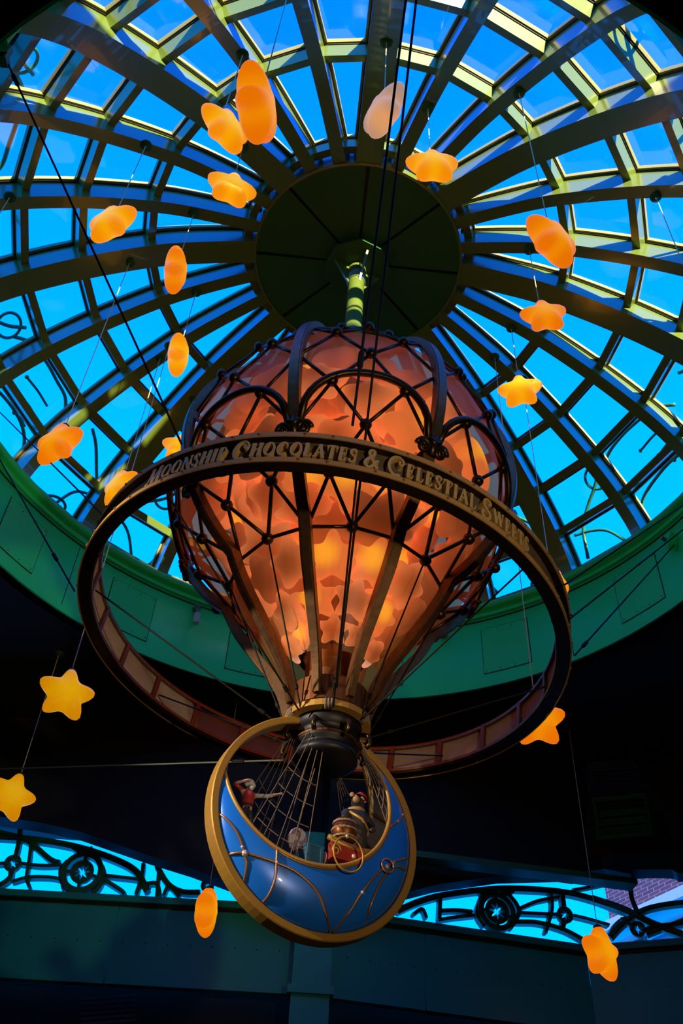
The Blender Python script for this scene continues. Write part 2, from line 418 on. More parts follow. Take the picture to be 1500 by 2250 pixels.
lpart('hub_roof', lathe([(0.290, HH-DZ+0.082), (0.15, HH-DZ+0.105), (0.001, HH-DZ+0.115)], 48), 'rib_green', dome)
def octa(r, z0, z1):
    V = [Vector((r*math.cos(AZ0+PI/4*i), r*math.sin(AZ0+PI/4*i), z)) for z in (z0, z1) for i in range(8)]
    return V, [tuple(range(8))[::-1], tuple(range(8, 16))]+[(i, (i+1) % 8, 8+(i+1) % 8, 8+i) for i in range(8)]
lpart('hub_plate', octa(0.092, HH-DZ-0.034, HH-DZ-0.028), 'hub_green', dome)
lpart('hub_stem', lathe([(0.06, HH-DZ-0.028), (0.06, HH-DZ+0.005)], 8), 'gasket', dome)

# ---- wrought iron cresting outside the glass
crest = thing('trim_2', pol(0, 0, H2+0.001), 'curved iron cresting bars outside the dome glass', kind='structure')
def ds(az, rho, off=0.13):
    q, n_, t = prof_at(min(rho/1.06, 1.0), off); return Vector((rho*math.cos(az), rho*math.sin(az), 2.0*0+np.interp(rho/1.06, [x[0] for x in PBS], [x[1] for x in PBS])+0.12-DZ))
def arc_bar(L, r=0.0055):
    P = [ds(rad(a), rr) for a, rr in cr_spline(L, 6)]; return tube(P, r, 6)
def circ_bar(a, rr, rc):
    c = ds(rad(a), rr); e1 = Vector((-math.sin(rad(a)), math.cos(rad(a)), 0)); d = ds(rad(a), rr+0.02)-c; d.normalize()
    return tube([c+e1*rc*math.cos(t)+d*rc*math.sin(t) for t in np.linspace(0, 2*PI, 25)[:-1]], 0.0045, 6, True)
A = []
A.append(('crest_arc', arc_bar([(16, 0.955), (19, 0.925), (22.5, 0.918), (27, 0.915), (31.5, 0.925), (34, 0.95)])))
A.append(('crest_arc', arc_bar([(16, 1.06), (19, 1.03), (22.5, 1.018), (27, 1.02), (31.5, 1.035), (34, 1.07)])))
A.append(('crest_ring', circ_bar(36.2, 0.95, 0.036)))
A.append(('crest_ring', circ_bar(8.0, 1.068, 0.036)))
A.append(('crest_bar', arc_bar([(34.4, 0.92), (36.5, 0.955), (40.5, 0.99), (43, 1.02), (44.3, 1.06)])))
A.append(('crest_bar', arc_bar([(11, 0.925), (8.4, 0.945), (5.5, 0.98), (3.4, 1.01), (1.7, 1.06)])))
A.append(('crest_bar', arc_bar([(45, 1.024), (42, 1.03), (39.0, 1.045), (35.5, 1.085)], 0.0048)))
A.append(('crest_bar', arc_bar([(8.5, 1.075), (6.3, 1.04), (4.2, 1.028), (0.5, 1.018)], 0.0048)))
for a, (b0, b1) in zip((0.965, 0.995, 1.02), ((20, 26.5), (20, 24.5), (20, 23))):
    A.append(('crest_finial', join(arc_bar([(b0, a), ((b0+b1)/2, a-0.003), (b1, a)], 0.004), ball(ds(rad(b1), a), 0.0065, 8, 6))))
for nm, vf in A:
    p0 = lpart(nm, vf, 'iron_green', crest, True)
    for k in range(1, 8): dup(p0, crest, rad(45*k))

# ---- back walls with fretwork transoms
ZS, ZF = 1.11, 0.88              # window sill, bottom of the fascia
SEGS = [((-2.3, 2.72), (-0.0, 2.667)), ((0.0, 2.667), (0.79, 2.818)), ((0.79, 2.818), (2.3, 2.25))]
def wall_frame(a, b):
    d = Vector((b[0]-a[0], b[1]-a[1], 0)); L = d.length; d.normalize(); n_ = Vector((d.y, -d.x, 0)); return d, n_, L
def slab(a, b, z0, z1, f0, f1):
    """vertical slab between plan points a and b, from f0 to f1 in front of the wall line"""
    d, n_, L = wall_frame(a, b); A3 = Vector((*a, 0)); B3 = Vector((*b, 0)); P = []
    for z in (z0, z1):
        for q, f in ((A3, f0), (B3, f0), (B3, f1), (A3, f1)): P.append(q+n_*f+Vector((0, 0, z)))
    return hexa(P)
WN = ['wall_back_left', 'wall_back', 'wall_back_right']
walls = []
for nm, (a, b) in zip(WN, SEGS):
    d, n_, L = wall_frame(a, b)
    o = thing(nm, (a[0], a[1], -EYE/S), {'wall_back_left': 'dark teal back wall left of the moon boat', 'wall_back': 'dark teal back wall right of the moon boat', 'wall_back_right': 'angled dark teal wall at far right'}[nm], kind='structure')
    walls.append(o)
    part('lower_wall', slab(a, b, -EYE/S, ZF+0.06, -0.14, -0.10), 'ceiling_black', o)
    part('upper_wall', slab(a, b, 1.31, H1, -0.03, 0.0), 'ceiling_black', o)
    # fascia panels with joints and a sill
    cuts = {0: [0, 0.60, 1.25, 1.755, 2.30], 1: [0, 0.315, L], 2: [0, 0.42, 0.9, L]}[WN.index(nm)]
    cuts[-1] = L
    for i in range(len(cuts)-1):
        p_, q_ = cuts[i], cuts[i+1]; pa = (a[0]+d.x*(p_+0.0012), a[1]+d.y*(p_+0.0012)); pb_ = (a[0]+d.x*(q_-0.0012), a[1]+d.y*(q_-0.0012))
        f = part('panel', slab(pa, pb_, ZF, ZS-0.02, -0.02, 0.004), 'fascia_teal', o)
        part('lap_sheet', slab(pa, pb_, ZF, ZF+0.125, 0.004, 0.0055), 'fascia_teal', f)
        rv = []
        nn = max(2, int((q_-p_)/0.06))
        for k in range(nn):
            s_ = p_+(k+.5)*(q_-p_)/nn; c = Vector((a[0]+d.x*s_, a[1]+d.y*s_, ZF+0.108))+n_*0.0056; rv.append(ball(c, 0.002, 6, 4))
        part('rivet_set', join(*rv), 'gasket', f)
    part('sill', slab(a, b, ZS-0.018, ZS, -0.04, 0.02), 'fascia_teal', o)
    part('sill_shadow_strip', slab(a, b, ZS-0.026, ZS-0.018, -0.03, 0.010), 'gasket', o)  # solid black strip painting the shade line under the sill
# post where the two back walls meet
o = part('trim_3', join(box((0.0, 2.64, 0.42), (0.10, 0.06, 1.36)), box((0, 2.635, 1.2), (0.13, 0.08, 0.2)), box((0, 2.638, ZF-0.005), (0.12, 0.075, 0.02))), 'fascia_teal'); props(o, 'dark teal post behind the moon boat', kind='structure')

def fretwork(idx, name, label, bars, meds, wl):
    a, b = SEGS[idx]; d, n_, L = wall_frame(a, b); c0 = Vector((a[0], a[1], 1.2)); 
    o = thing(name, (a[0], a[1], ZS), label, kind='structure')
    part('pane', slab((a[0]+d.x*wl[0], a[1]+d.y*wl[0]), (a[0]+d.x*wl[1], a[1]+d.y*wl[1]), ZS, 1.312, -0.034, -0.030), 'pane_glass', o)
    for L_, wpx in bars:
        P = [Vector(q) for q in cr_spline([tuple(on_plane(x, y, c0+n_*-0.008, n_)) for x, y in L_], 7)]
        part('fret_bar', strip(P, n_, wpx/610.0, 0.022), 'iron_green', o)
        part('fret_bead', strip(P, n_, wpx/610.0*0.45, 0.031), 'iron_green', o.children[-1])
    for (x, y, rm, rr) in meds:
        c = on_plane(x, y, c0+n_*0.006, n_); up = Vector((0, 0, 1))
        k = 48; R = rm/760.0; V = []; Fc = []
        # disc with an eight-pointed star cut through it
        for f in (-0.010, 0.010):
            for i in range(k):
                t = 2*PI*i/k; u = (i % 6)/6.0; ro = R
                pt = 0.80; s_ = abs(u-0.0); s_ = min(u, 1-u)*2
                ri = R*(pt*(1-s_)+0.26*s_) if s_ < 1 else R*0.26
                e = d*math.cos(t+PI/2)+up*math.sin(t+PI/2)
                V += [c+n_*f+e*ro, c+n_*f+e*ri]
        for i in range(k):
            j = (i+1) % k
            Fc += [(2*i, 2*j, 2*j+1, 2*i+1), (2*k+2*i, 2*k+2*i+1, 2*k+2*j+1, 2*k+2*j), (2*i+1, 2*j+1, 2*k+2*j+1, 2*k+2*i+1), (2*i, 2*k+2*i, 2*k+2*j, 2*j)]
        md = part('star_medallion', (V, Fc), 'iron_green', o)
        part('medallion_rim', tube([c+(d*math.cos(t)+up*math.sin(t))*R+n_*0.008 for t in np.linspace(0, 2*PI, 33)[:-1]], R*0.13, 6, True), 'iron_green', md, True)
        part('medallion_ring', tube([c+(d*math.cos(t)+up*math.sin(t))*R*0.88+n_*0.010 for t in np.linspace(0, 2*PI, 33)[:-1]], R*0.05, 6, True), 'iron_green', md, True)
        if rr:
            Q = rr/760.0
            part('medallion_frame', strip([c+(d*math.cos(t)+up*math.sin(t))*Q-n_*0.004 for t in np.linspace(0, 2*PI, 41)[:-1]], n_, 0.016, 0.026, True), 'iron_green', o)
            for t in (PI/2, -PI/2):
                part('medallion_link', strip([c+up*math.sin(t)*R-n_*0.004, c+up*math.sin(t)*Q-n_*0.004], n_, 0.010, 0.02), 'iron_green', o)
            part('medallion_link', strip([c-d*R-n_*0.004, c-d*Q-n_*0.004], n_, 0.010, 0.02), 'iron_green', o)
            part('medallion_link', strip([c+d*R*.95-up*R*.25-n_*0.004, c+d*Q*.95-up*Q*.25-n_*0.004], n_, 0.010, 0.02), 'iron_green', o)
fretwork(0, 'window_2', 'fretwork transom window with star medallions on the left wall',
    [([(-150, 1838), (0, 1842), (80, 1848), (170, 1864), (250, 1890), (300, 1918), (325, 1962)], 11),
     ([(-150, 1800), (0, 1832), (60, 1850), (110, 1890), (132, 1899)], 9),
     ([(46, 1800), (44, 1845), (36, 1885)], 8), ([(70, 1850), (66, 1890), (60, 1930), (66, 1952)], 6),
     ([(44, 1900), (90, 1905), (135, 1904)], 6), ([(-150, 1890), (-60, 1903), (12, 1900)], 6),
     ([(27, 1915), (20, 1935), (-20, 1956), (-80, 1960)], 9), ([(28, 1940), (70, 1930), (130, 1934), (140, 1955)], 6),
     ([(228, 1926), (260, 1930), (305, 1936), (330, 1950)], 6), ([(230, 1936), (265, 1958), (275, 1968)], 7),
     ([(316, 1900), (312, 1930), (300, 1968)], 7), ([(345, 1905), (370, 1945), (400, 1962), (440, 1964)], 9),
     ([(320, 1945), (345, 1945), (352, 1972)], 7), ([(350, 1910), (345, 1975)], 6), ([(360, 1970), (372, 1950), (395, 1975)], 6),
     ([(150, 1895), (135, 1915), (140, 1945), (160, 1968)], 8), ([(212, 1890), (228, 1915), (222, 1945), (205, 1968)], 8),
     ([(160, 1862), (182, 1875), (205, 1868)], 10)],
    [(181, 1918, 23, 40), (29, 1899, 17, 0), (456, 1948, 13, 0)], (1.0, 2.29))
fretwork(1, 'window_3', 'fretwork transom window with a large star medallion on the right wall',
    [([(870, 2005), (915, 1985), (970, 1970), (1060, 1958), (1130, 1955), (1230, 1962), (1300, 1978), (1360, 2000), (1395, 2010)], 11),
     ([(965, 1978), (963, 2022)], 7), ([(965, 2004), (1000, 2003), (1035, 2006)], 7), ([(960, 2024), (1000, 2018), (1040, 2014)], 6),
     ([(1060, 1965), (1052, 1985), (1046, 2010), (1062, 2038)], 8), ([(1112, 1965), (1132, 1990), (1136, 2012), (1118, 2042)], 8),
     ([(1140, 1998), (1180, 1982), (1225, 1974)], 6), ([(1135, 2008), (1180, 2010), (1222, 2012)], 6), ([(1207, 1962), (1210, 2000), (1196, 2052)], 6),
     ([(1130, 2028), (1180, 2030), (1235, 2045), (1280, 2068)], 8), ([(1232, 1962), (1236, 1995)], 9), ([(1236, 2028), (1232, 2045)], 9),
     ([(1256, 2014), (1290, 2022), (1335, 2035)], 6), ([(1335, 2062), (1355, 2030), (1385, 2015)], 8), ([(1255, 1958), (1300, 1950), (1345, 1940)], 5),
     ([(905, 2012), (925, 2000), (935, 2020)], 6), ([(1050, 1960), (1090, 1972), (1125, 1958)], 10)],
    [(1090, 2004, 25, 37), (1239, 2012, 17, 0)], (0.0, 0.79))
fretwork(2, 'window_4', 'fretwork transom window in front of the brick building',
    [([(1300, 1976), (1370, 2000), (1430, 2030), (1500, 2056)], 12), ([(1340, 2062), (1372, 2030), (1420, 2000), (1500, 1986), (1600, 1985)], 9),
     ([(1384, 1940), (1388, 1975), (1400, 2005)], 8), ([(1386, 2036), (1365, 2020)], 6), ([(1416, 2045), (1450, 2036), (1520, 2030)], 6), ([(1420, 2055), (1460, 2040), (1540, 2010)], 7)],
    [(1401, 2043, 15, 0)], (0.0, 1.2))
# soffit beams that dip in front of the transoms
def valance(name, L_, idx, label):
    a, b = SEGS[idx]; d, n_, L = wall_frame(a, b); c0 = Vector((a[0], a[1], 1.2))+n_*0.05
    low = [on_plane(x, y, c0, n_) for x, y in L_]; V = []; Fc = []
    for q in low:
        for f in (0, 0.06):
            V += [q+n_*f, Vector((q.x, q.y, H1-0.002))+n_*f]
    m_ = len(low)
    for i in range(m_-1):
        A_ = i*4; B_ = A_+4
        Fc += [(A_, A_+1, B_+1, B_), (A_+2, B_+2, B_+3, A_+3), (A_, B_, B_+2, A_+2), (A_+1, A_+3, B_+3, B_+1)]
    Fc += [(0, 2, 3, 1), (m_*4-4, m_*4-3, m_*4-1, m_*4-2)]
    o = part(name, (V, Fc), 'ceiling_black'); props(o, label, kind='structure')
    return o
valance('trim_4', [(-400, 1790), (-150, 1800), (0, 1815), (100, 1830), (180, 1848), (330, 1900), (420, 1928), (520, 1965), (640, 2010)], 0, 'dark soffit beam above the left transom')
valance('trim_5', [(700, 2010), (860, 1985), (950, 1962), (1090, 1942), (1240, 1938), (1330, 1925)], 1, 'dark soffit beam above the right transom')
valance('trim_6', [(1330, 1928), (1390, 1940), (1392, 1930), (1480, 1930), (1490, 1938), (1700, 1930)], 2, 'dark soffit beam above the corner transom')
# green ledge lines on the soffit at right
o = part('trim_7', slab((0.05, 2.55), (0.9, 2.66), 1.215, 1.232, 0.0, 0.05), 'iron_green'); props(o, 'thin dark green ledge under the soffit at right', kind='structure')
# ---- sloping boarded soffit at right with louvre
soff = thing('trim_8', (0.95, 2.3, 1.35), 'dark boarded soffit panel at right', kind='structure')
c0 = Vector((0.95, 2.35, 1.4)); nn_ = Vector((-0.12, -0.80, -0.58)).normalized()
for i in range(9):
    y0 = 1668+i*23; xl = 1290-i*0; xr = 1395+i*15
    P = [on_plane(x, y, c0, nn_) for x, y in ((xl, y0+8), (xr, y0), (xr+8, y0+20), (xl, y0+28))]
    part('board', hexa([q for q in P]+[q-nn_*0.01 for q in P]), 'iron_green' if False else 'ceiling_black', soff)
lv = thing('louvre_vent', on_plane(1365, 1790, c0+nn_*0.02, nn_), 'dark green louvred vent panel on the boarded soffit at right', 'vent')
def quad_plate(L_, f0, f1):
    P = [on_plane(x, y, c0, nn_) for x, y in L_]; return hexa([q+nn_*f0 for q in P]+[q+nn_*f1 for q in P])
part('frame', join(quad_plate([(1298, 1752), (1412, 1742), (1414, 1750), (1300, 1760)], 0.012, 0.03), quad_plate([(1308, 1834), (1428, 1824), (1430, 1832), (1310, 1842)], 0.012, 0.03), quad_plate([(1298, 1752), (1304, 1752), (1316, 1842), (1310, 1842)], 0.012, 0.03), quad_plate([(1408, 1742), (1414, 1742), (1430, 1832), (1424, 1832)], 0.012, 0.03)), 'hub_green', lv)
for i in range(4):
    y = 1762+i*19; part('louvre_blade', quad_plate([(1304+i*2, y), (1410+i*3, y-10), (1412+i*3, y+4), (1306+i*2, y+14)], 0.012, 0.018), 'hub_green', lv)
# ---- slatted screen in the dark below the left fascia
scr = thing('slat_screen', (-0.75, 2.76, 0.6), 'dim bluish slatted blind below the left teal fascia', 'blind')
a, b = SEGS[0]; d0_, n0_, _ = wall_frame(a, b); cc = Vector((a[0], a[1], 0.8))-n0_*0.08
mat('slat_dim', (0.025, 0.04, 0.05), 0.5)
for i in range(8):
    y = 2188+i*11; P = [on_plane(x, yy, cc, n0_) for x, yy in ((178, y+5), (300, y-4), (300, y+3), (178, y+12))]
    part('slat', hexa([q for q in P]+[q+n0_*0.006 for q in P]), 'slat_dim', scr)

# ---- unseen wall added behind the viewer to keep the low sun off the drum
nb_ = thing('sun_shade_wall', (0, -1.6, -EYE/S), 'unseen brick shade wall with parapet, added behind the viewer', 'building')
part('wall', box((0, -1.7, (2.34-EYE/S)/2), (14, 0.2, 2.34+EYE/S)), 'brick', nb_)
part('parapet', box((0, -1.69, 2.33), (14.02, 0.24, 0.03)), 'white_stone', nb_)
# ---- brick building outside, seen through the right transom
bld = thing('brick_building', (1.9, 5.0, -EYE/S), 'red brick building with white cornice seen through the right transom window', 'building')
BA, BB = (1.55, 5.0), (2.60, 3.1)
d_, n_, L = wall_frame(BA, BB)
def bw(t): return (BA[0]+d_.x*t, BA[1]+d_.y*t)
part('wall', slab(BA, BB, -EYE/S, 2.9, -0.6, 0.0), 'brick', bld)
part('cornice', slab(bw(-0.03), BB, 2.02, 2.07, -0.02, 0.10), 'white_stone', bld)
part('cornice_moulding', slab(bw(-0.02), BB, 1.97, 2.02, -0.02, 0.06), 'white_stone', bld)
part('band', slab(bw(-0.01), BB, 1.72, 1.75, -0.02, 0.03), 'white_stone', bld)
for i in range(3):
    t = 0.25+0.5*i
    wv = part('window', slab(bw(t), bw(t+0.26), 1.76, 1.95, -0.02, 0.02), 'white_stone', bld)
    part('window_pane', slab(bw(t+0.03), bw(t+0.23), 1.785, 1.93, 0.0, 0.024), 'crate_blue', wv)
part('corner_trim', slab(bw(-0.012), bw(0.05), -EYE/S, 2.0, -0.02, 0.015), 'gold', bld)

# ================================================================== hanging mast
mast = thing('mast', pol(0, 0, 1.74), 'green steel mast holding the balloon under the dome hub', 'mast')
part('pole', lathe([(0.022, 1.74), (0.022, 2.327)], 28, AX), 'rib_green', mast, True)
part('sleeve', lathe([(0.022, 2.255), (0.0255, 2.256), (0.0255, 2.327)], 28, AX), 'rib_green', mast, True)
for k in range(4):
    a = AZ0+rad(20)+PI/2*k; u = Vector((math.cos(a), math.sin(a), 0)); s_ = Vector((-u.y, u.x, 0))*0.003
    P = [pol(0, 0, 0)+u*0.023+Vector((0, 0, 2.24)), pol(0, 0, 0)+u*0.023+Vector((0, 0, 2.327)), pol(0, 0, 0)+u*0.068+Vector((0, 0, 2.327)), pol(0, 0, 0)+u*0.064+Vector((0, 0, 2.318))]
    part('gusset', hexa([q-s_ for q in P]+[q+s_ for q in P]), 'rib_green', mast)

# ================================================================== balloon
ZC, RB = 1.43, 0.337
NECK = [(0.2075, 1.1644), (0.174, 1.100), (0.132, 1.040), (0.097, 0.985), (0.077, 0.94), (0.066, 0.893)]
def merid(off=0.0, lat0=-52, lat1=70):
    """profile points from the neck upwards, radius/height with outward offset"""
    P = cr_spline(NECK[::-1], 5)[:-1]+[np.array((RB*math.cos(rad(l)), ZC+RB*math.sin(rad(l)))) for l in np.linspace(-52, lat1, 40)]
    out = []
    for i, q in enumerate(P):
        a = P[max(i-1, 0)]; b = P[min(i+1, len(P)-1)]; t = (b-a)/np.linalg.norm(b-a); n_ = np.array([t[1], -t[0]]); k_ = min(1.0, 0.15+(q[1]-0.893)/0.16); out.append((q+n_*off*k_, n_))
    return out
balloon = thing('balloon', pol(0, 0, 0.9), 'large glowing glass balloon in a bronze lattice under the dome', 'balloon')
SA = rad(-106.5)
# straps
L = merid(0.012, lat1=78)
P = [Vector((q[0], 0, q[1]-0.9)) for q, n_ in L]; U = [Vector((n_[0], 0, n_[1])) for q, n_ in L]
wdl = [0.0125+0.0085*min(1.0, (q[1]-0.893)/0.2) for q, n_ in L]
st = None
for k in range(8):
    a = SA+PI/4*k
    if st is None:
        st = lpart('strap', strip(P, U, wdl, 0.016), 'bronze', balloon, rotz=a)
        st2 = lpart('strap_edge', strip(P, U, [x*0.7 for x in wdl], 0.0195), 'bronze', st)
    else: c = dup(st, balloon, a); dup(st2, c)
# envelope gores
gv = [(q[0], q[1]-0.9) for q, n_ in merid(-0.004, lat1=86) if q[1] > 0.962]
gv = lathe(gv, 10, (0, 0, 0), 0.0, PI/4); g0 = None
for k in range(8):
    a = SA+PI/4*k
    if g0 is None: g0 = lpart('envelope_panel', gv, 'balloon_skin', balloon, True, rotz=a)
    else: dup(g0, balloon, a)
lpart('crown_cap', lathe([(0.05, RB+ZC-0.9-0.012), (0.05, RB+ZC-0.9+0.010), (0.026, RB+ZC-0.9+0.016), (0.022, RB+ZC-0.9+0.03)], 24), 'bronze', balloon, True)
# lattice of rods and ball nodes
def sp(az, lat, off=0.010): r = RB+off; return Vector((r*math.cos(rad(lat))*math.cos(az), r*math.cos(rad(lat))*math.sin(az), ZC-0.9+r*math.sin(rad(lat))))
ROWS = [(44, 0.5), (31, 0), (17.5, 0.5), (3.5, 0), (-10.5, 0.5), (-25, 0), (-40, 0.5), (-55, 0)]   # 0: at straps and mid-bay, .5: quarter points
q8 = PI/8; node_me = None; nd = None
def add_node(az, lat):
    global nd
    c = sp(az, lat)
    if nd is None:
        nd = lpart('ball_node', ball((0, 0, 0), 0.0112, 12, 8), 'dark_bronze', balloon, True, loc=c)
    else: dup(nd, balloon, loc=c*S)
for i, (lat, ph) in enumerate(ROWS):
    if ph == 0:
        for k in range(8): add_node(SA+PI/4*k+q8, lat)
    else:
        for k in range(16): add_node(SA+q8*(k+.5), lat)
    if i+1 < len(ROWS):
        lat2, ph2 = ROWS[i+1]
        for sgn in (-1, 1):
            a0 = q8*ph; a1 = q8*ph+sgn*q8/2
            r0 = lpart('rod', tube([sp(a0, lat, 0.008), sp(a1, lat2, 0.008)], 0.0036, 6), 'dark_bronze', balloon, True, rotz=SA)
            for k in range(1, 16): dup(r0, balloon, SA+q8*k)
r0 = lpart('rod', tube([sp(0, -55, 0.008), sp(q8, -55, 0.008)], 0.0036, 6), 'dark_bronze', balloon, True, rotz=SA)
for k in range(1, 16): dup(r0, balloon, SA+q8*k)
# arches with scroll feet
AP = []
for t in np.linspace(0, 1, 25):
    x = 2*t-1; az = q8+q8*0.93*math.copysign(abs(x)**1.0, x); AP.append(sp(az, -25.5+18.0*math.sqrt(max(0, 1-abs(x)**2.3)), 0.016))
arch = None
def scroll(az, sgn):
    P = []
    for t in np.linspace(0, 1.6*2*PI, 24):
        rr = 0.013*(1-t/(1.9*2*PI)); P.append(sp(az+sgn*(rr*math.cos(t)/0.3), -27.0+math.degrees(rr*math.sin(t)/RB), 0.020))
    return tube(P, 0.0052, 6)
for k in range(8):
    a = SA+PI/4*k
    if arch is None:
        arch = lpart('arch', tube(AP, 0.0072, 8), 'dark_bronze', balloon, True, rotz=a)
        s1 = lpart('scroll', scroll(0.055, 1), 'dark_bronze', arch, True); s2 = lpart('scroll', scroll(PI/4-0.055, -1), 'dark_bronze', arch, True)
        s3 = lpart('bracket', join(tube([sp(-0.03, -24, 0.022), sp(0, -25.5, 0.024), sp(0.03, -24, 0.022)], 0.006, 8), tube([sp(0, -23, 0.022), sp(0, -29.5, 0.022)], [0.004, 0.010], 8)), 'dark_bronze', arch, True)
    else:
        c = dup(arch, balloon, a); dup(s1, c); dup(s2, c); dup(s3, c)
# burner column inside and neck
lpart('burner_column', lathe([(0.0445, 0.02), (0.0445, 0.10), (0.05, 0.105), (0.052, 0.13), (0.044, 0.14), (0.040, 0.16), (0.045, 0.165), (0.045, 0.225), (0.036, 0.23), (0.036, 0.17)], 28), 'copper', balloon, True)
for z, r in ((0.112, 0.054), (0.128, 0.055), (0.146, 0.052)):
    lpart('rope_ring', tube([Vector((r*math.cos(t), r*math.sin(t), z)) for t in np.linspace(0, 2*PI, 33)[:-1]], 0.0075, 8, True), 'dark_bronze', balloon, True)
nb = None
for k in range(8):
    vf = curved_plate(0.060, 0.0685, -PI/8+0.02, PI/8-0.02, -0.016, 0.030, 4)
    if nb is None: nb = lpart('neck_plate', vf, 'copper', balloon, rotz=SA)
    else: dup(nb, balloon, SA+PI/4*k)
lpart('neck_core', lathe([(0.059, -0.03), (0.059, 0.03)], 24), 'dark_bronze', balloon, True)
# light of the lanterns inside
pl = bpy.data.lights.new('balloon_bulbs', 'POINT'); po = bpy.data.objects.new('balloon_bulbs', pl); COL.objects.link(po)
pl.energy = 55; pl.color = (1.0, 0.36, 0.12); pl.shadow_soft_size = 0.5; po.location = W((AX.x, AX.y, 1.40))

# ================================================================== collar under the balloon
collar = thing('collar', pol(0, 0, 0.78), 'dark collar with a gold band between balloon and moon boat', 'collar')
part('gold_band', lathe([(0.058, 0.887), (0.0725, 0.887), (0.0725, 0.898), (0.058, 0.898), (0.058, 0.887)], 40, Vector((AX.x, AX.y, -0.019))), 'gold', collar)
part('spindle', lathe([(0.0, 0.892), (0.052, 0.892), (0.056, 0.885), (0.056, 0.872), (0.05, 0.868), (0.046, 0.86), (0.052, 0.852), (0.052, 0.845), (0.045, 0.842), (0.045, 0.838), (0.051, 0.834), (0.053, 0.828), (0.053, 0.822), (0.045, 0.818), (0.0, 0.817)], 36, Vector((AX.x, AX.y, -0.016))), 'black_iron', collar, True)
part('copper_hoop', lathe([(0.051, 0.849), (0.0532, 0.849), (0.0532, 0.853), (0.051, 0.853)], 36, Vector((AX.x, AX.y, -0.016))), 'copper', collar)
for k in range(6):
    a = rad(-150+60*k); P = [pol(0.0655+0.0085*math.cos(t), a+0.0, 0.8735+0.0085*math.sin(t)) for t in np.linspace(0, 2*PI, 13)[:-1]]
    for j in (-1, 0, 1):
        Q = [pol(0.0655+0.0088*math.cos(t), a+j*0.07, 0.8735+0.0075*math.sin(t)) for t in np.linspace(0, 2*PI, 13)[:-1]]
        part('rope_lashing', tube(Q, 0.0022, 6, True), 'rope', collar, True)
for k in range(8):
    a = rad(-107+45*k); part('shackle', join(tube([pol(0.055, a, 0.852), pol(0.072, a, 0.846), pol(0.075, a, 0.832), pol(0.068, a, 0.824)], 0.004, 6)), 'dark_bronze', collar, True)

# ================================================================== sign ring
RN = Vector((0.104, 0.0034, 1.0)).normalized(); RC = Vector((AX.x-0.0212, AX.y-0.0092, 1.0588))
RE1 = Vector((1, 0, 0)); RE1 = (RE1-RN*RE1.dot(RN)).normalized(); RE2 = RN.cross(RE1)
RR, HBD = 0.4300, 0.0580
def rp(a, r, h): return RC+(RE1*math.cos(a)+RE2*math.sin(a))*r+RN*h
ring = thing('sign_ring', RC, 'tilted bronze hoop sign with gold lettering around the balloon', 'sign')
def ring_lathe(prof, seg=120):
    V = []; Fc = []; m_ = len(prof)
    for k in range(seg):
        a = 2*PI*k/seg
        for r, h in prof: V.append(rp(a, r, h))
    for k in range(seg):
        l = (k+1) % seg
        for j in range(m_):
            i = (j+1) % m_; Fc.append((k*m_+j, l*m_+j, l*m_+i, k*m_+i))
    return V, Fc
hh = HBD/2
part('panel_band', ring_lathe([(RR-0.0105, -hh), (RR-0.008, -hh), (RR-0.008, hh), (RR-0.0105, hh)]), 'sign_panel', ring)
part('panel_lining', ring_lathe([(RR-0.013, -hh), (RR-0.0105, -hh), (RR-0.0105, hh), (RR-0.013, hh)]), 'sign_lining', ring)
for s_, nm in ((1, 'upper_flange'), (-1, 'lower_flange')):
    part(nm, ring_lathe([(RR-0.016, s_*hh-0.0035), (RR+0.004, s_*hh-0.0035), (RR+0.004, s_*hh+0.0035), (RR-0.016, s_*hh+0.0035)]), 'dark_bronze', ring)
    part(nm.replace('flange', 'gold_edge'), ring_lathe([(RR+0.004, s_*hh-0.0045), (RR+0.0062, s_*hh-0.0045), (RR+0.0062, s_*hh+0.0045), (RR+0.004, s_*hh+0.0045)]), 'gold', ring)
    rv = part('bolt', ball(rp(0, RR+0.0065, s_*hh), 0.0026, 6, 4), 'copper_line', ring)
    for k in range(1, 48):
        a = 2*PI*(k+0.25*(k % 2))/48; c = dup(rv, ring); c.location = (rp(a, RR+0.0065, s_*hh)-rp(0, RR+0.0065, s_*hh))*S
for k in range(24):
    a = 2*PI*(k+.5)/24; e = RE1*math.cos(a)+RE2*math.sin(a); t = RE2*math.cos(a)-RE1*math.sin(a)
    if k % 1 == 0:
        R = Matrix((e, t, RN)).transposed()
        part('post', box(rp(a, RR-0.0155, 0), (0.008, 0.010, HBD*1.02), R), 'copper', ring)
# inner rim straps
for s_ in (1, -1): part('inner_rim', ring_lathe([(RR-0.019, s_*hh-s_*0.006), (RR-0.012, s_*hh-s_*0.006), (RR-0.012, s_*hh), (RR-0.019, s_*hh)]), 'bronze', ring)
